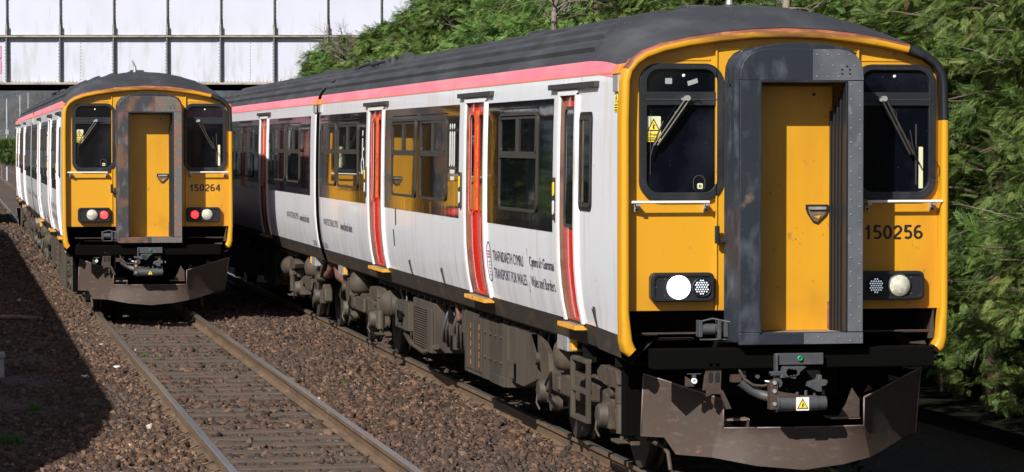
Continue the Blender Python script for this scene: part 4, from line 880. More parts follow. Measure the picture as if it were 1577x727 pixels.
    mb = MB(); mb.lathe((-.82, -.25, .875), [(.022, 0), (.022, -.03), (.011, -.03), (.010, -.01)], M['white_trim'], 14, 'y'); mb.box(-.87, -.76, -.25, -.2, .925, .932, M['coupler']); mb.box(-.83, -.80, -.25, -.2, .88, .93, M['coupler']); mb.prism([(-.88, .83), (-.88, .91), (-.82, .87), (-.81, .83)], 'y', -.24, -.2, M['plough']); mb.build('pipe_cock', root, .002)
    # ---- obstacle deflector (snow plough)
    def yp(x, z): return -.14 + 1.12 * max(0, abs(x) - .57) - .8 * max(0, .42 - z) * (1.5 - min(1, abs(x) / .7))
    mb = MB()
    def plate(pts, m, th=.014):
        n = len(pts); f_ = [(x, yp(x, z), z) for x, z in pts]; b_ = [(x, yp(x, z) + th, z) for x, z in pts]
        mb.add(f_ + b_, [list(range(n)), list(range(n, 2 * n))[::-1]] + [(i, (i + 1) % n, n + (i + 1) % n, n + i) for i in range(n)], m)
    # columns so that the blade curves forward at the foot
    for sx in (-1, 1):
        top = [(1.19, .925), (1.0, .862), (.8, .792), (.572, .715), (.571, .492), (.3, .489), (0, .487)]
        bot = [(1.215, .43), (1.03, .42), (.95, .29), (.68, .27), (.679, .27), (.35, .21), (0, .185)]
        if sx > 0: bot = [(1.12, .40), (1.0, .38), (.78, .30), (.60, .25), (.595, .25), (.35, .21), (0, .185)]
        def mid(p, q):   # crease where the foot of the blade turns forward
            t = (p[1] - .42) / (p[1] - q[1]); t = min(.92, max(.1, t)); return (p[0] + (q[0] - p[0]) * t, p[1] + (q[1] - p[1]) * t)
        kx = .82 if sx < 0 else 1.20   # wings sweep back, so they reach deeper and a little lower
        wg = lambda p: p if p[0] <= .572 else (.572 + (p[0] - .572) * kx, p[1] - .045 * (p[0] - .572) / .618)
        top = [wg(p) for p in top]; bot = [wg(p) for p in bot]
        for i in range(6):
            a, b_, c, d = top[i], top[i + 1], bot[i + 1], bot[i]; m0, m1 = mid(a, d), mid(b_, c)
            for q4 in ([a, b_, m1, m0], [m0, m1, c, d]):
                f_ = [(sx * x + .02, yp(x, z), z) for x, z in q4]
                mb.add(f_, [(0, 1, 2, 3)], M['plough'], True)
                mb.add([(x, y + .013, z) for x, y, z in f_], [(0, 1, 2, 3)], M['plough'])
        def edge(p, q, wd=.012):
            a = Vector((sx * p[0] + .02, yp(*p) , p[1])); b2 = Vector((sx * q[0] + .02, yp(*q), q[1]))
            mb.tube([a + Vector((0, .006, 0)), b2 + Vector((0, .006, 0))], wd * .6, M['plough_edge'], 6)
        for i in range(6): edge(top[i], top[i + 1])
        edge(top[0], bot[0], .010)
    # shelves behind the blade
    mb.box(-.57, -.33, -.1, .1, .545, .56, M['plough_edge']); mb.box(-.35, -.335, -.1, .1, .49, .55, M['plough']); mb.box(.33, .57, -.1, .1, .545, .56, M['plough_edge'])
    mb.prism([(.38, .56), (.56, .56), (.56, .70), (.50, .79), (.45, .66)], 'y', -.11, -.095, M['plough']); mb.prism([(.62, .74), (.70, .77), (.66, .81)], 'y', -.02, -.01, M['plough']); mb.prism([(.93, .80), (1.03, .83), (.93, .86)], 'y', .30, .31, M['plough'])
    mb.box(-.6, -.585, -.03, .5, .5, .72, M['pitch']); mb.box(.585, .6, -.03, .5, .5, .72, M['pitch'])
    mb.weld = True; mb.build('snow_plough', root, split=False)

doorsA = [(1.80, 2.45, 'single'), (6.15, 7.22, 'double'), (13.22, 14.38, 'double')]
panelsA = [(2.76, 5.98, 1.945, 3.105, False), (7.66, 13.1, 1.945, 3.115, True), (14.72, 19.55, 1.955, 3.11, True)]
winA = [(3.43, 5.33, 2.09, 3.0), (8.42, 10.22, 2.1, 2.995), (10.55, 12.4, 2.1, 2.995), (15.42, 17.5, 2.13, 2.995), (17.7, 19.3, 2.13, 2.995)]
doorsB = [(1.80, 2.45, 'single'), (4.9, 5.95, 'double'), (11.85, 12.95, 'double')]
panelsB = [(2.76, 4.6, 1.945, 3.105, False), (6.3, 11.5, 1.945, 3.115, False), (13.2, 18.98, 1.955, 3.11, False)]
winB = [(3.0, 4.4, 2.1, 3.0), (6.8, 8.5, 2.12, 2.98), (9.0, 10.65, 2.12, 2.98), (13.85, 15.65, 2.12, 2.98), (15.95, 17.65, 2.12, 2.98)]
cabw = (1.17, 1.62, 2.19, 2.945)
nearg = (M['gang_near'], M['gang_plate']); farg = (M['gang_far'], M['gang_plate_far'])
XL = -3.43; YL = 24.6; GAP = 20.0 + LEN
carriage('train_carriage', (0, 0, 0), 0, 'nearest carriage with large yellow end numbered 150256 and red doors along its white side', 'front', '150256', ('on', 'led', 'off', 'led'), nearg, doorsA, panelsA, winA, cabw)
carriage('train_carriage', (0, GAP, 0), math.pi, 'second white carriage coupled behind the one numbered 150256, half in shade', 'rear', '150256', ('off', 'led', 'off', 'led'), nearg, doorsB, panelsB, winB, cabw)
carriage('train_carriage', (XL, YL, 0), -.0018, 'left carriage with yellow end numbered 150264, rusty gangway and two red tail lights', 'front', '150264', ('off', 'red', 'off', 'red'), farg, doorsA, panelsA, winA, cabw)
carriage('train_carriage', (XL + .10, YL + GAP, 0), math.pi - .0035, 'rear white carriage coupled behind the one numbered 150264, running under the bridge', 'rear', '150264', ('off', 'led', 'off', 'led'), farg, doorsB, panelsB, winB, cabw)

# ------------------------------------------------------------------ tracks
RAILP = [(-.035, 0), (-.035, -.035), (-.010, -.05), (-.009, -.12), (-.07, -.145), (-.07, -.159), (.07, -.159), (.07, -.145), (.009, -.12), (.010, -.05), (.035, -.035), (.035, 0), (.028, .004), (-.028, .004)]
def track(x, zoff, y0, y1, label, ys0, ys1, ext=None):
    t = tag(empty('railway_track', (x, 0, zoff)), label, 'railway track')
    for sx in (-1, 1):
        mb = MB(); n = len(RAILP); a = [(sx * .7525 + p[0], y0, p[1]) for p in RAILP]; b_ = [(p[0], y1, p[2]) for p in a]
        for i in range(n):
            j = (i + 1) % n; mb.add([a[i], a[j], b_[j], b_[i]], [(0, 1, 2, 3)], M['rail_top'] if i in (11, 12, 13) else M['rail_side'])
        mb.add(a, [list(range(n))], M['rail_side']); mb.build('rail', t)
    # one sleeper, copied
    mb = MB(); rnd = random.Random(3)
    mb.box(-1.28, 1.28, -.125, .125, -.34, -.165, M['sleeper'])
    so_ = mb.build('sleeper', t, .012)
    mb = MB()
    for sx in (-1, 1):
        for s2 in (-1, 1):
            xx = sx * .7525 + s2 * .10
            mb.box(xx - .03, xx + .03, -.05, .05, -.166, -.14, M['jamb']); mb.tube([(xx - .03, -.05, -.125), (xx - s2 * .05, -.02, -.10), (xx - s2 * .055, .03, -.112), (xx + .02, .05, -.125)], .008, M['jamb'], 6)
    cl = mb.build('rail_clip', so_, .004, 1)
    y = ys0; first = True
    while y < ys1:
        if first: s_, c_ = so_, cl; first = False
        else:
            s_ = so_.copy(); COL.objects.link(s_); s_.parent = t; c_ = cl.copy(); COL.objects.link(c_); c_.parent = s_
        s_.location = (rnd.uniform(-.03, .03), y + rnd.uniform(-.02, .02), rnd.uniform(-.008, .008)); s_.rotation_euler = (0, rnd.uniform(-.004, .004), rnd.uniform(-.012, .012))
        y += .66
    return t
track(XL, 0, -25, 420, 'left railway track, empty in the foreground, carrying the train numbered 150264', -1.5, 48)
track(0, -.02, -25, 420, 'right railway track under the train numbered 150256', -3.2, 40)

# ------------------------------------------------------------------ ground
mb = MB()
gx = [-900, -60, -20, -12, -8, -5.2, -4.7, -2.2, -1.7, -1.4, 1.4, 2.2, 4, 8, 9, 12, 16, 60, 900]
gz = [-.5, -.4, -.35, -.3, -.27, -.22, -.195, -.195, -.18, -.20, -.20, -.3, -.35, -.35, .3, 3.0, 6.5, 7, 7]
gy = [-60, -20, 0, 20, 40, 60, 76, 100, 150, 300, 900]
def gzz(x, z, y):
    return z if (x < 5 or y < 75) else min(z, .5)
vs = [(x, y, gzz(x, z, y)) for y in gy for x, z in zip(gx, gz)]; n = len(gx)
for i in range(len(gy) - 1):
    for j in range(n - 1):
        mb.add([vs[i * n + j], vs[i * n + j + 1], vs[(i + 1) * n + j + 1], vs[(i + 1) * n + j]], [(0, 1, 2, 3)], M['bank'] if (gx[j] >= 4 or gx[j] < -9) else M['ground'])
tag(mb.build('ground', None), 'brown ballast bed and banks coloured as dark as shade around the railway', 'ground', kind='structure')

# ballast stones
def stones(name, label, n, xr, yr, zf, size, tone_shift=0.0, seed=1, sig=.28):
    rg = np.random.default_rng(seed)
    base = np.array([[-1, -1, -.6], [1, -.8, -.7], [.9, 1, -.6], [-1, .9, -.7], [-.8, -.7, .6], [.7, -.6, .8], [.75, .8, .55], [-.6, .65, .75]])
    fc = np.array([[0, 3, 2, 1], [4, 5, 6, 7], [0, 1, 5, 4], [1, 2, 6, 5], [2, 3, 7, 6], [3, 0, 4, 7]])
    x = rg.uniform(xr[0], xr[1], n); y = yr[0] + (yr[1] - yr[0]) * rg.uniform(0, 1, n) ** 1.0
    s = np.clip(size * np.exp(rg.normal(0, .35, n)), size * .4, size * 2.4)
    # keep clear of the rails themselves
    keep = np.ones(n, bool)
    for xc in (XL, 0):
        for sx in (-1, 1): keep &= np.abs(x - (xc + sx * .7525)) > .09
    x, y, s = x[keep], y[keep], s[keep]; n = len(x)
    V = base[None] * (1 + rg.uniform(-.62, .45, (n, 8, 3))) * s[:, None, None] * np.stack([rg.uniform(.4, .62, n), rg.uniform(.4, .62, n), rg.uniform(.26, .45, n)], 1)[:, None]
    ang = rg.normal(0, .8, (n, 3)); ang[:, 2] = rg.uniform(0, 6.28, n)
    cx, sx_ = np.cos(ang[:, 0]), np.sin(ang[:, 0]); cy, sy = np.cos(ang[:, 1]), np.sin(ang[:, 1]); cz, sz = np.cos(ang[:, 2]), np.sin(ang[:, 2])
    Rx = np.zeros((n, 3, 3)); Rx[:, 0, 0] = 1; Rx[:, 1, 1] = cx; Rx[:, 1, 2] = -sx_; Rx[:, 2, 1] = sx_; Rx[:, 2, 2] = cx
    Ry = np.zeros((n, 3, 3)); Ry[:, 1, 1] = 1; Ry[:, 0, 0] = cy; Ry[:, 0, 2] = sy; Ry[:, 2, 0] = -sy; Ry[:, 2, 2] = cy
    Rz = np.zeros((n, 3, 3)); Rz[:, 2, 2] = 1; Rz[:, 0, 0] = cz; Rz[:, 0, 1] = -sz; Rz[:, 1, 0] = sz; Rz[:, 1, 1] = cz
    V = np.einsum('nij,nkj->nki', Rz @ Ry @ Rx, V)
    z = zf(x, y) + rg.uniform(-.3, .55, n) * s * .5
    V += np.stack([x, y, z], 1)[:, None]
    Fc = (fc[None] + 8 * np.arange(n)[:, None, None]).reshape(-1, 4)
    me = bpy.data.meshes.new(name); nf = len(Fc)
    me.vertices.add(n * 8); me.vertices.foreach_set('co', V.reshape(-1).astype(np.float32))
    me.loops.add(nf * 4); me.loops.foreach_set('vertex_index', Fc.reshape(-1).astype(np.int32))
    me.polygons.add(nf); me.polygons.foreach_set('loop_start', (np.arange(nf) * 4).astype(np.int32)); me.polygons.foreach_set('loop_total', np.full(nf, 4, np.int32))
    me.update(); me.materials.append(M['stone'])
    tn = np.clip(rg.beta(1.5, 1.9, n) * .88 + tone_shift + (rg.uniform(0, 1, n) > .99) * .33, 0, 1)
    a = me.attributes.new('tone', 'FLOAT', 'FACE'); a.data.foreach_set('value', np.repeat(tn, 6).astype(np.float32))
    o = bpy.data.objects.new(name, me); COL.objects.link(o)
    return tag(o, label, 'ballast', kind='stuff')
def zmid(x, y):
    bump_ = .03 * np.sin(x * 2.1 + y * .7) * np.sin(y * .9 + x) 
    return np.interp(x, [-7, -5.2, -4.75, -4.3, -2.6, -2.1, -1.72, -1.4], [-.28, -.225, -.17, -.16, -.16, -.15, -.13, -.15]) + bump_ * (np.abs(x - XL) > 1.5)
stones('ballast', 'red brown ballast stones between the two tracks', 74000, (-2.60, -.85), (-3, 34), zmid, .039, -.02, 1)
stones('ballast', 'grey brown ballast stones left of the empty track', 78000, (-6.6, -4.26), (2, 46), zmid, .040, .03, 2)
stones('ballast', 'crushed stones lying between the sleepers of the empty track', 24000, (-4.12, -2.74), (-1, 27), lambda x, y: -.212 + .012*np.sin(y*2.3+x) , .045, -.04, 3)
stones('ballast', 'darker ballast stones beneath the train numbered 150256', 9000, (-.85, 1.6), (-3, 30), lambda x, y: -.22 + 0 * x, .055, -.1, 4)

stones('ballast', 'distant ballast beside the left train and beyond the bridge', 52000, (-8.5, -4.24), (45, 118), lambda x, y: np.interp(x, [-9, -5.2, -4.9, -4.3], [-.29, -.23, -.2, -.17]), .08, -.05, 5)
# scattered debris
dbx = [('pale_stone', 355, 409, .05), ('pale_stone', 925, 420, .05)]
rg = random.Random(5)
for k, (px, py, D, lab) in enumerate(((181, 567, 39.8, 'white paper scrap beside the left rail of the empty track'), (458, 576, 39, 'small white scrap lying on the ballast between the tracks'), (130, 581, 38, 'small pale scrap on shaded ballast edge at the far left'), (250, 620, 33, 'crumpled white scrap near the left rail in the foreground'), (157, 532, 43, 'thin white scrap beside the left rail close to the left train'))):
    v = at(px, py, 1) - CAM; t = (-.15 - CAM.z) / v.z; p = CAM + v * t
    mb = MB(); pts = [(rg.uniform(-.03, .03) + .03 * math.cos(a), rg.uniform(-.012, .012) + .03 * math.sin(a), rg.uniform(0, .02)) for a in (0, 1.2, 2.5, 3.8, 5.0)]
    mb.add(pts + [(x * .8, y * .8, z + .012) for x, y, z in pts], [(0, 1, 2, 3, 4), (5, 6, 7, 8, 9)] + [(i, (i + 1) % 5, 5 + (i + 1) % 5, 5 + i) for i in range(5)], M['litter'])
    o = mb.build('litter_scrap', None); o.location = p; tag(o, lab, 'litter', 'scraps of litter on the ballast')
# weeds
def weed(name, loc, r, n, label):
    mb = MB(); rg = random.Random(int(loc[0] * 100))
    for k in range(n):
        a = rg.uniform(0, 6.28); l = rg.uniform(.4, 1) * r; b_ = rg.uniform(.5, 1.3)
        x, y = rg.uniform(-r, r) * .6, rg.uniform(-r, r) * .6; w_ = .006
        dx, dy = math.cos(a) * l * .6, math.sin(a) * l * .6
        mb.add([(x - w_, y, 0), (x + w_, y, 0), (x + dx * .6 + w_, y + dy * .6, l * b_ * .7), (x + dx, y + dy, l * b_), (x + dx * .6 - w_, y + dy * .6, l * b_ * .7)], [(0, 1, 2, 3, 4)], M['grass'])
    o = mb.build(name, None, recalc=False); o.location = loc; tag(o, label, 'weed'); return o
weed('weed', (-5.93, 6.9, -.25), .16, 90, 'low green weed in the shade at the bottom left corner')
weed('weed', (-5.6, 10.5, -.25), .12, 60, 'small weed growing in the shaded ballast above the corner weed')
weed('weed', (-3.9, 17.8, -.17), .06, 30, 'tiny green weed between the rails of the empty track')
weed('weed', (-1.93, 12.2, -.13), .06, 24, 'tiny weed tuft on ballast between the two tracks')
# concrete block and low cable at the left edge
mb = MB(); mb.box(-.5, .07, -.35, .35, -.05, .26, M['concrete']); mb.box(-.5, .085, -.37, .37, .26, .30, M['concrete'])
o = mb.build('trough_block', None, .012); o.location = (-5.90, 15.7, -.25); tag(o, 'pale concrete trough block cut off by the left edge, in shade', 'concrete block')
mb = MB(); mb.tube([(-7.2, 27.1, -.14), (-6.2, 27.2, -.16), (-5.4, 27.15, -.15), (-5.0, 27.3, -.2)], .04, M['jamb'], 8)
tag(mb.build('cable_duct', None), 'low brown cable duct crossing the shaded ballast left of the left train', 'cable duct')

# unseen canopy added off to the left, outlined to cast the long trackside shade
ch = 4.5; sh = ch + .22; kx, ky = math.sin(AZ) / math.tan(EL) * sh, math.cos(AZ) / math.tan(EL) * sh
foot = [(-4.87, 9.7), (-4.84, 74), (-9, 74), (-9, -6), (-6.7, 1.5), (-5.5, 5.3), (-5.12, 7.2)]
mb = MB(); mb.prism([(x - kx, y - ky) for x, y in foot], 'z', ch, ch + .22, M['canopy'])
can = tag(empty('shade_canopy', (0, 0, 0)), 'flat grey canopy on posts added beyond the left edge to shade the ballast', 'canopy')
mb.build('canopy_roof', can)
for k in range(8):
    mb = MB(); mb.cyl((-11.5, -4 + k * 10, -.4), (-11.5, -4 + k * 10, ch), .12, M['canopy'], 12); mb.build('post', can)

# ------------------------------------------------------------------ bridge
BO = CAM + 100 * FWH; br = empty('girder_bridge', (BO.x, BO.y, 0), -TH)
tag(br, 'long white riveted girder bridge with rusty flanges crossing above the tracks', 'bridge')
def bx(px): return (px - 788.5) * 100 / F
Z0, Z1, Z2 = 4.68, 6.24, 8.9; XA, XB = -34, 16
mb = MB(); mb.box(XA, XB, 0, .05, Z0 + .06, Z1, M['bridge_white']); mb.build('lower_web', br)
mb = MB(); mb.box(XA, XB, -.02, .05, Z1 + .08, Z2, M['bridge_white']); mb.build('parapet_plate', br)
mb = MB(); mb.box(XA, XB, -.2, .05, Z1, Z1 + .05, M['bridge_flange']); mb.build('middle_flange', br, .01)
mb = MB(); mb.box(XA, XB, -.22, .06, Z0 - .02, Z0 + .05, M['bridge_flange']); mb.build('bottom_flange', br, .01)
mb = MB(); mb.box(XA, XB, .07, 9.5, Z0 + .10, Z0 + .5, M['dark']); mb.box(XA, XB, 9.5, 9.6, Z0 - .05, 7.5, M['dark'])
for k in range(22):
    x = XA + 1 + k * 2.2; mb.box(x, x + .35, .1, 9.4, Z0 - .04, Z0 + .12, M['dark'])
mb.build('deck_beams', br)
xs_ = [bx(12 + 82.2 * k) for k in range(-9, 14)]
for k, x in enumerate(xs_):
    mb = MB(); g = M['bridge_grey']
    mb.box(x - .012, x + .012, -.16, 0, Z0 + .05, Z1, g); mb.box(x - .09, x + .09, -.018, 0, Z0 + .05, Z1, M['bridge_white']); mb.box(x - .022, x + .022, -.172, -.16, Z0 + .05, Z1, g)
    mb.box(x - .012, x + .012, -.09, 0, Z1 + .06, Z2, g); mb.box(x - .02, x + .02, -.10, -.09, Z1 + .06, Z2, g)
    mb.prism([(-.19, Z1 + .06), (-.09, Z1 + .06), (-.09, Z1 + .70), (-.12, Z1 + .70)], 'x', x - .012, x + .012, g)
    mb.box(x - .03, x + .03, -.2, -.15, Z1 + .06, Z1 + .42, M['bridge_flange'])
    for q in range(14):
        for s2 in (-1, 1): z = Z0 + .14 + q * .11; mb.cyl((x + s2 * .065, -.018, z), (x + s2 * .065, -.034, z), .014, g, 6)
    for q in range(20): z = Z1 + .2 + q * .13; mb.cyl((x + .06, -.02, z), (x + .06, -.034, z), .013, g, 6)
    mb.build('stiffener', br)
mb = MB()
for px in (43, 125, 207, 386, 468): 
    if px in (125, 386):
        for q in range(13): z = Z0 + .16 + q * .11; mb.cyl((bx(px), 0, z), (bx(px), -.016, z), .014, M['bridge_grey'], 6)
for k in range(int((bx(720) - bx(-20)) / .12)):
    x = bx(-20) + k * .12
    mb.cyl((x, -.17, Z0 + .05), (x, -.17, Z0 + .065), .018, M['bridge_flange'], 6); mb.box(x, x + .03, -.012, 0, Z0 + .08, Z0 + .11, M['bridge_flange'])
rv = mb.build('rivet_row', br, split=False); rv['kind'] = 'stuff'
mb = MB(); g = M['graffiti']
for (a, b_, c, d) in ((-4, 3, 70, 72), (-4, -2, 70, 112), (1, 3, 70, 90), (-4, 3, 88, 90), (0, 3, 92, 112)):
    x0, x1 = bx(a), bx(b_); z1_ = Z1 - (c - 57) * .0217; z0_ = Z1 - (d - 57) * .0217; mb.box(x0, x1, -.024, -.0185, z0_, z1_, g)
mb.build('graffiti', br)
# abutment hidden by the trees on the right
mb = MB(); mb.box(13.5, 17, -1, 11, -.5, 7, M['concrete']); o = mb.build('abutment', br)

# ------------------------------------------------------------------ far background
mb = MB(); nx = 60; vs = []
rg = random.Random(9)
xsH = [-120 + i * 5 for i in range(nx)]
hh = [13 + 3 * math.sin(x * .05) + rg.uniform(-1.2, 1.2) for x in xsH]
for x, h in zip(xsH, hh): vs += [(x, 380, -1), (x + rg.uniform(-1, 1), 400, h * .75), (x, 430, h)]
mb.add(vs, [(3 * i + k, 3 * i + 3 + k, 3 * i + 4 + k, 3 * i + 1 + k) for i in range(nx - 1) for k in range(2)], M['hill'])
o = mb.build('hill', None, recalc=False); tag(o, 'dark wooded hillside seen beneath the bridge', 'hill', kind='structure')

def mast(px, ytop, D, lab):
    p = at(px, 240, D); zt = at(px, ytop, D).z
    mb = MB(); mb.cyl((0, 0, -.3), (0, 0, zt), .09, M['mast'], 10, .06); mb.box(-.12, .12, -.1, .1, zt * .55, zt * .55 + .35, M['mast'])
    o = mb.build('lineside_mast', None); o.location = (p.x, p.y, 0); tag(o, lab, 'mast', 'pale masts beyond the bridge')
mast(11, 152, 230, 'pale slender mast beyond the bridge, leftmost of the three'); mast(31.5, 147, 240, 'pale mast beyond the bridge, middle one of the three'); mast(44, 143, 260, 'pale mast beyond the bridge, closest to the roof of the left train')
for px, lab in ((5, 'small white lineside cabin beyond the bridge at the left edge'), (20, 'small white lineside cabin beyond the bridge next to the train roof')):
    p = at(px, 210, 210); cb = empty('lineside_cabin', (p.x, p.y, 2.55)); tag(cb, lab, 'cabin', 'white cabins beyond the bridge')
    mb = MB(); mb.box(-.32, .32, -.8, .8, 0, .42, M['mast']); mb.build('wall', cb, .02); mb = MB(); mb.prism([(-.36, .42), (.36, .42), (.3, .5), (-.3, .5)], 'y', -.85, .85, M['concrete']); mb.build('roof', cb)
    mb = MB(); mb.box(-.08, .1, -.82, -.8, .05, .35, M['dark']); mb.build('door', cb)

# ------------------------------------------------------------------ vegetation
def mesh_np(name, V, Fc, tone, mats, mi=None):
    me = bpy.data.meshes.new(name); nf = len(Fc); k = Fc.shape[1]
    me.vertices.add(len(V)); me.vertices.foreach_set('co', V.reshape(-1).astype(np.float32))
    me.loops.add(nf * k); me.loops.foreach_set('vertex_index', Fc.reshape(-1).astype(np.int32))
    me.polygons.add(nf); me.polygons.foreach_set('loop_start', (np.arange(nf) * k).astype(np.int32)); me.polygons.foreach_set('loop_total', np.full(nf, k, np.int32))
    me.update()
    for m in mats: me.materials.append(m)
    if mi is not None: me.polygons.foreach_set('material_index', mi.astype(np.int32))
    a = me.attributes.new('tone', 'FLOAT', 'FACE'); a.data.foreach_set('value', tone.astype(np.float32))
    return me
def frond_template(nb=8):
    vs = []; fs = []
    def blade(p, d, l, w_):
        p = np.array(p); d = np.array(d) / np.linalg.norm(d); sd = np.array([-d[1], d[0], 0]); o = len(vs)
        vs.extend([p, p + d * l * .45 + sd * w_, p + d * l - np.array([0, 0, l * .12]), p + d * l * .45 - sd * w_]); fs.append([o, o + 1, o + 2, o + 3])
    for i in range(nb):
        t = .10 + .82 * i / (nb - 1); z = -.22 * t * t
        l = .34 * (1 - t) ** .7 + .12
        for s in (-1, 1): blade((t, 0, z), (math.cos(.75), s * math.sin(.75), -.18), l, .026)
    blade((0, 0, 0), (1, 0, -.2), 1.05, .018)
    return np.array(vs), np.array(fs)
FT, FF = frond_template()
def place_fronds(pos, dirs, ups, scale, V0=FT, F0=FF):
    d = dirs / np.linalg.norm(dirs, axis=1, keepdims=True); s = np.cross(ups, d); s /= np.linalg.norm(s, axis=1, keepdims=True) + 1e-9; u = np.cross(d, s)
    Mx = np.stack([d, s, u], 2) * scale[:, None, None]
    V = np.einsum('nij,kj->nki', Mx, V0) + pos[:, None]
    Fc = (F0[None] + len(V0) * np.arange(len(pos))[:, None, None]).reshape(-1, F0.shape[1])
    return V.reshape(-1, 3), Fc
def conifer_mesh(seed, H, Rm, nb=150, nf=165, fs=.19):
    rg = np.random.default_rng(seed); pos = []; dr = []; up = []; sc = []; tn = []; br_ = []
    for b_ in range(nb):
        z = H * (.10 + .89 * (b_ + rg.uniform()) / nb); az = rg.uniform(0, 2 * math.pi)
        prof = (1 - (z / H) ** 2.6) * .82 + .10
        L = Rm * prof * rg.uniform(.62, 1.15) * (1 + .14 * math.sin(3 * az + seed) * math.sin(z * 1.7))
        o = np.array([math.cos(az), math.sin(az), 0]); side = np.array([-o[1], o[0], 0]); rise = rg.uniform(.05, .42); dro = rg.uniform(.3, .62)
        def pt(t): return o * L * t + np.array([0, 0, z + L * (rise * t - dro * t ** 2.2 * .6)])
        br_.append([pt(t) for t in (0, .3, .6, .85)])
        bt = rg.normal(0, .10)
        nc = max(4, int(9 * (.45 + .75 * prof))); per = max(4, int(nf / 9)); m = nc * per
        tc_ = .30 + .70 * (np.arange(nc) + rg.uniform(0, 1, nc)) / nc; latc = rg.normal(0, .20, nc) * L * (1.15 - tc_ * .6); bright = rg.normal(0, .10, nc)
        t = np.repeat(tc_, per); latc = np.repeat(latc, per)
        C_ = np.array([pt(q) for q in t]) + side * latc[:, None]; C_[:, 2] -= np.abs(latc) * .25
        cd_ = o[None] * 1.0 + side[None] * (latc / (.22 * L + .01) * .5)[:, None] + np.repeat(rg.normal(0, .3, (nc, 3)), per, 0); cd_[:, 2] += np.repeat(rg.uniform(-.45, .25, nc), per)
        cd_ /= np.linalg.norm(cd_, axis=1, keepdims=True); along = rg.uniform(-.5, 1, m)
        P_ = C_ + cd_ * (.20 * along)[:, None] + rg.normal(0, 1, (m, 3)) * np.array([.07, .07, .035]) * (1.2 - .5 * along)[:, None]
        D = cd_ + rg.normal(0, .42, (m, 3)); D[:, 2] -= .08
        U = np.tile([0, 0, 1.0], (m, 1)) + rg.normal(0, .45, (m, 3)) + o * .3
        bt = bt + np.repeat(bright, per)
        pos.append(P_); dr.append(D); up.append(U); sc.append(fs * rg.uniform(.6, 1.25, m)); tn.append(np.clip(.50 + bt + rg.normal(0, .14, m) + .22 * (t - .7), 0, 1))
    pos = np.concatenate(pos); dr = np.concatenate(dr); up = np.concatenate(up); sc = np.concatenate(sc); tn = np.concatenate(tn)
    V, Fc = place_fronds(pos, dr, up, sc)
    tone = np.repeat(tn, len(FF)) + rg.normal(0, .10, len(Fc))
    mi = np.repeat((rg.uniform(0, 1, len(pos)) > .988).astype(int), len(FF))
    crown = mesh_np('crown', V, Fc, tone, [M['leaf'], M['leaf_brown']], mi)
    mb = MB(); mb.tube([(0, 0, -.3), (.04, 0, H * .3), (-.03, .04, H * .65), (0, 0, H * .96)], .17, M['bark'], 10, .02)
    for q in br_: mb.tube([tuple(p) for p in q], .026, M['bark'], 5, .007)
    rq = random.Random(seed)
    for _ in range(60):   # dead bare twigs among the foliage
        q = br_[rq.randrange(len(br_))]; p = Vector(q[3]); d = (Vector(q[3]) - Vector(q[0])).normalized() + Vector((rq.uniform(-.6, .6), rq.uniform(-.6, .6), rq.uniform(-.3, .7)))
        mb.tube([p - d * .2, p + d * .15, p + d * .38 + Vector((0, 0, rq.uniform(-.1, .1)))], .007, M['twig'], 4, .002)
    t_ = mb.build('trunk', None, recalc=False); tm = t_.data; bpy.data.objects.remove(t_)
    return crown, tm
variants = [conifer_mesh(11, 8.4, 2.5), conifer_mesh(23, 8.0, 2.4, 150, 210, .155), conifer_mesh(37, 9.0, 2.55, 130, 190, .175)]
low = [conifer_mesh(51, 7.0, 2.5, 150, 110, .24), conifer_mesh(52, 7.2, 2.4, 150, 110, .24)]
ORD = ['first', 'second', 'third', 'fourth', 'fifth', 'sixth', 'seventh', 'eighth', 'ninth', 'tenth', 'eleventh', 'twelfth', 'thirteenth', 'fourteenth', 'fifteenth', 'sixteenth', 'seventeenth', 'eighteenth', 'nineteenth', 'twentieth', 'twenty-first', 'twenty-second', 'twenty-third', 'twenty-fourth', 'twenty-fifth', 'twenty-sixth', 'twenty-seventh', 'twenty-eighth', 'twenty-ninth', 'thirtieth']
def tree(var, x, y, z, sc, rz, label, group, lean=0):
    r_ = empty('conifer_tree', (x, y, z), rz); r_.scale = (sc, sc, sc); r_.rotation_euler.x = lean; tag(r_, label, 'tree', group)
    for nm, me in (('crown', var[0]), ('trunk', var[1])):
        o = bpy.data.objects.new(nm, me); COL.objects.link(o); o.parent = r_
rg = random.Random(4); y = 3.0; k = 0
while y < 44:
    v = variants[k % 3]
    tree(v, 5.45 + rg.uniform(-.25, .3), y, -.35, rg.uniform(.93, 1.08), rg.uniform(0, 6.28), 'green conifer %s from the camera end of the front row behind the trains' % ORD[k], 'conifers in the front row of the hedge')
    y += rg.uniform(2.1, 2.6); k += 1
k2 = 0
while y < 73:
    s_ = rg.uniform(.97, 1.04) * (.95 - (y - 44) * .0050)
    tree(low[k2 % 2], 4.75 + rg.uniform(-.2, .25) + (y - 50) * .01, y, -.35, s_, rg.uniform(0, 6.28), 'low bushy conifer before the bridge, %s from the bridge end of its row' % ORD[9 - k2], 'low conifers near the bridge')
    y += rg.uniform(2.2, 2.7); k2 += 1
y = 3.0; k3 = 0
while y < 58:
    tree(variants[(k3 + 1) % 3], 8.6 + rg.uniform(-.5, .5), y, .4, rg.uniform(1.02, 1.2), rg.uniform(0, 6.28), 'darker conifer %s from the camera end of the back row of the hedge' % ORD[k3], 'conifers in the back row of the hedge')
    y += rg.uniform(2.7, 3.3); k3 += 1

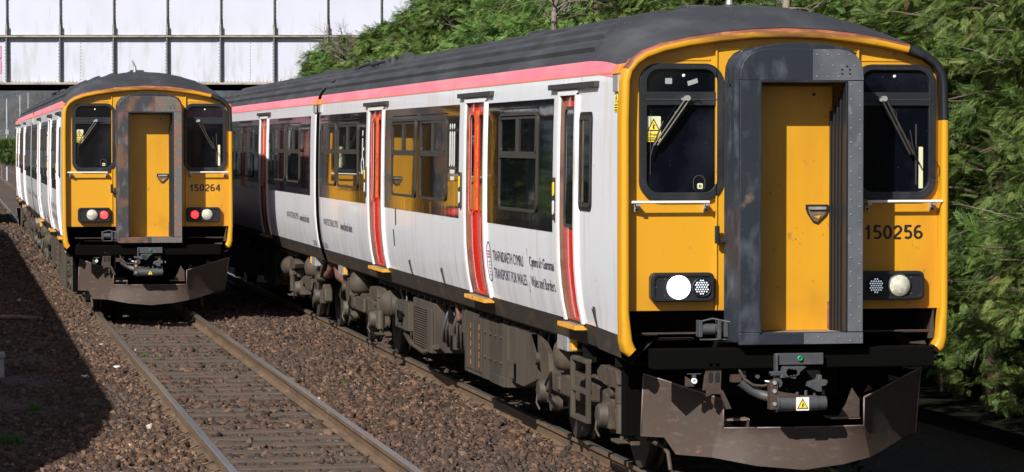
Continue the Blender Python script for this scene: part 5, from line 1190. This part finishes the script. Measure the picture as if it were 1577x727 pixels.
k4 = 0
for q in range(22):
    if 58 < 26 + q * 4.3 < 86: continue
    tree(variants[q % 3], -15.5 + rg.uniform(-1.5, 1.0), 26 + q * 4.3, -.35, rg.uniform(.9, 1.25), rg.uniform(0, 6.28), 'conifer beyond the left edge behind the platform, %s from the camera end' % ORD[q], 'conifers behind the platform')
# ivy clad mass near the rusty post
def ivy(name, c, rad, n, label, cat='ivy'):
    rg = np.random.default_rng(int(c[0] * 10)); d = rg.normal(0, 1, (n, 3)); d /= np.linalg.norm(d, axis=1, keepdims=True)
    rr_ = (1 + .16 * np.sin(d[:, :1] * 7 + 1) * np.sin(d[:, 2:] * 6)) * rg.uniform(.8, 1.03, (n, 1))
    pos = d * rr_ * np.array(rad); lt = np.array([[0, 0, 0], [.45, .5, 0], [1, 0, -.1], [.45, -.5, 0]]); lf = np.array([[0, 1, 2, 3]])
    V, Fc = place_fronds(pos, d * .4 + rg.normal(0, .5, (n, 3)) + np.array([0, 0, -.5]), d + rg.normal(0, .5, (n, 3)), rg.uniform(.07, .14, n), lt, lf)
    me = mesh_np(name, V, Fc, np.clip(rg.normal(.5, .22, n), 0, 1), [M['ivy']])
    r_ = empty(name, c); tag(r_, label, cat)
    o = bpy.data.objects.new('leaves', me); COL.objects.link(o); o.parent = r_
    mb = MB(); mb.tube([(0, 0, -c[2]), (.1, 0, -c[2] * .5), (0, .1, 0), (0, 0, rad[2] * .7)], .14, M['bark'], 8, .05)
    for q in range(10):
        a = q * .63; mb.tube([(0, 0, -.8 + q * .12), (math.cos(a) * rad[0] * .5, math.sin(a) * rad[1] * .5, -.3 + q * .12), (math.cos(a) * rad[0] * .8, math.sin(a) * rad[1] * .8, q * .12)], .04, M['bark'], 5, .01)
    mb.build('stem', r_)
p = at(718, 2, 92); ivy('ivy_clad_tree', (p.x, p.y, p.z), (1.05, 1.0, 1.15), 7000, 'rounded dark ivy clad tree standing behind the rusty post', 'tree')
p = at(800, -12, 80); ivy('ivy_clad_tree', (p.x, p.y, p.z), (1.3, 1.2, 1.0), 7000, 'wide ivy clad tree right of the rusty post above the train roof', 'tree')

# bare twiggy shrubs
def bare(name, c, h, n, spread, label, seed):
    rg = random.Random(seed); mb = MB()
    r_ = empty(name, c); tag(r_, label, 'shrub')
    mb.tube([(0, 0, -1.5), (0, 0, .2), (.05, 0, h * .4)], .06, M['twig'], 6, .03)
    def tw(p, d, l, r, dep):
        q = [p]; cur = Vector(p); d = Vector(d).normalized()
        for k in range(3):
            d = (d + Vector((rg.uniform(-.35, .35), rg.uniform(-.35, .35), rg.uniform(-.2, .3)))).normalized(); cur = cur + d * l / 3; q.append(tuple(cur))
        mb.tube(q, r, M['twig'], 4, r * .35)
        if dep > 0:
            for _ in range(4):
                b_ = Vector(q[rg.randint(1, 3)]); tw(tuple(b_), d + Vector((rg.uniform(-1, 1), rg.uniform(-1, 1), rg.uniform(-.5, .8))), l * .6, r * .55, dep - 1)
    for k in range(n):
        a = rg.uniform(0, 6.28); tw((0, 0, rg.uniform(0, h * .4)), (math.cos(a) * spread, math.sin(a) * spread, rg.uniform(.2, 1.2)), h * rg.uniform(.4, .7), .016, 2)
    mb.build('branches', r_, recalc=False)
p = at(545, 95, 82); bare('bare_shrub', (p.x, p.y, p.z - .4), 1.5, 22, .9, 'leafless grey shrub in front of the bridge at the left end of the hedge', 1)
p = at(822, 22, 62); bare('bare_shrub', (p.x - .3, p.y, p.z - .3), 1.3, 24, 1.2, 'leafless grey shrub tangled in the hedge above the near train roof', 2)
p = at(905, 12, 44); bare('bare_shrub', (p.x - .5, p.y, p.z - .2), .8, 8, 1.4, 'sparse pale bare shrub poking from hedge above the door gutters', 3)
p = at(1225, 5, 33); bare('bare_shrub', (p.x - .1, p.y, p.z - .1), .6, 6, 1.2, 'small bare shrub in the hedge straight above the near cab roof', 4)
# rusty post
p0 = at(688, 60, 84)
mb = MB(); mb.cyl((0, 0, -.3), (0, 0, 8.5), .085, M['rust_post'], 14); mb.cyl((0, 0, 5.2), (0, 0, 5.3), .1, M['rust_post'], 14)
o = mb.build('rusty_post', None); o.location = (p0.x, p0.y, 0); tag(o, 'tall rusty red brown post rising out of the bushes before the bridge', 'post')
# fallen bare branch beside the post
# green bank beyond the bridge at the left edge
def bush(px, py, D, rx, rz_, label):
    p = at(px, py, D); rg = np.random.default_rng(int(px + 100)); n = 900; d = rg.normal(0, 1, (n, 3)); d /= np.linalg.norm(d, axis=1, keepdims=True)
    pos = d * rg.uniform(.6, 1.05, (n, 1)) * np.array([rx, rx, rz_])
    V, Fc = place_fronds(pos, d + rg.normal(0, .4, (n, 3)), np.tile([0, 0, 1.], (n, 1)) + rg.normal(0, .3, (n, 3)), rg.uniform(.3, .55, n) * min(1, rx))
    me = mesh_np('shrub', V, Fc, np.clip(rg.normal(.5, .15, len(Fc)), 0, 1), [M['leaf']]); o = bpy.data.objects.new('shrub', me); COL.objects.link(o); o.location = p; tag(o, label, 'shrub', 'shrubs beyond the bridge')
bush(3, 231, 200, .9, .45, 'green shrub beyond the bridge at the very left edge'); bush(20, 233, 190, 1.1, .6, 'green shrub beyond the bridge beside the left train')
def bare_far(px, D, h, seed, lab):
    p = at(px, 240, D); bare('bare_tree', (p.x, p.y, .8), h, 16, .5, lab, seed)
bare_far(40, 200, 5.5, 12, 'grey leafless tree beyond the bridge above the left train'); bare_far(75, 215, 6.0, 13, 'second grey leafless tree beyond the bridge, nearer the yellow end'); bare_far(3, 240, 6, 14, 'grey leafless tree beyond the bridge behind the leftmost mast')

S.cycles.max_bounces = 6
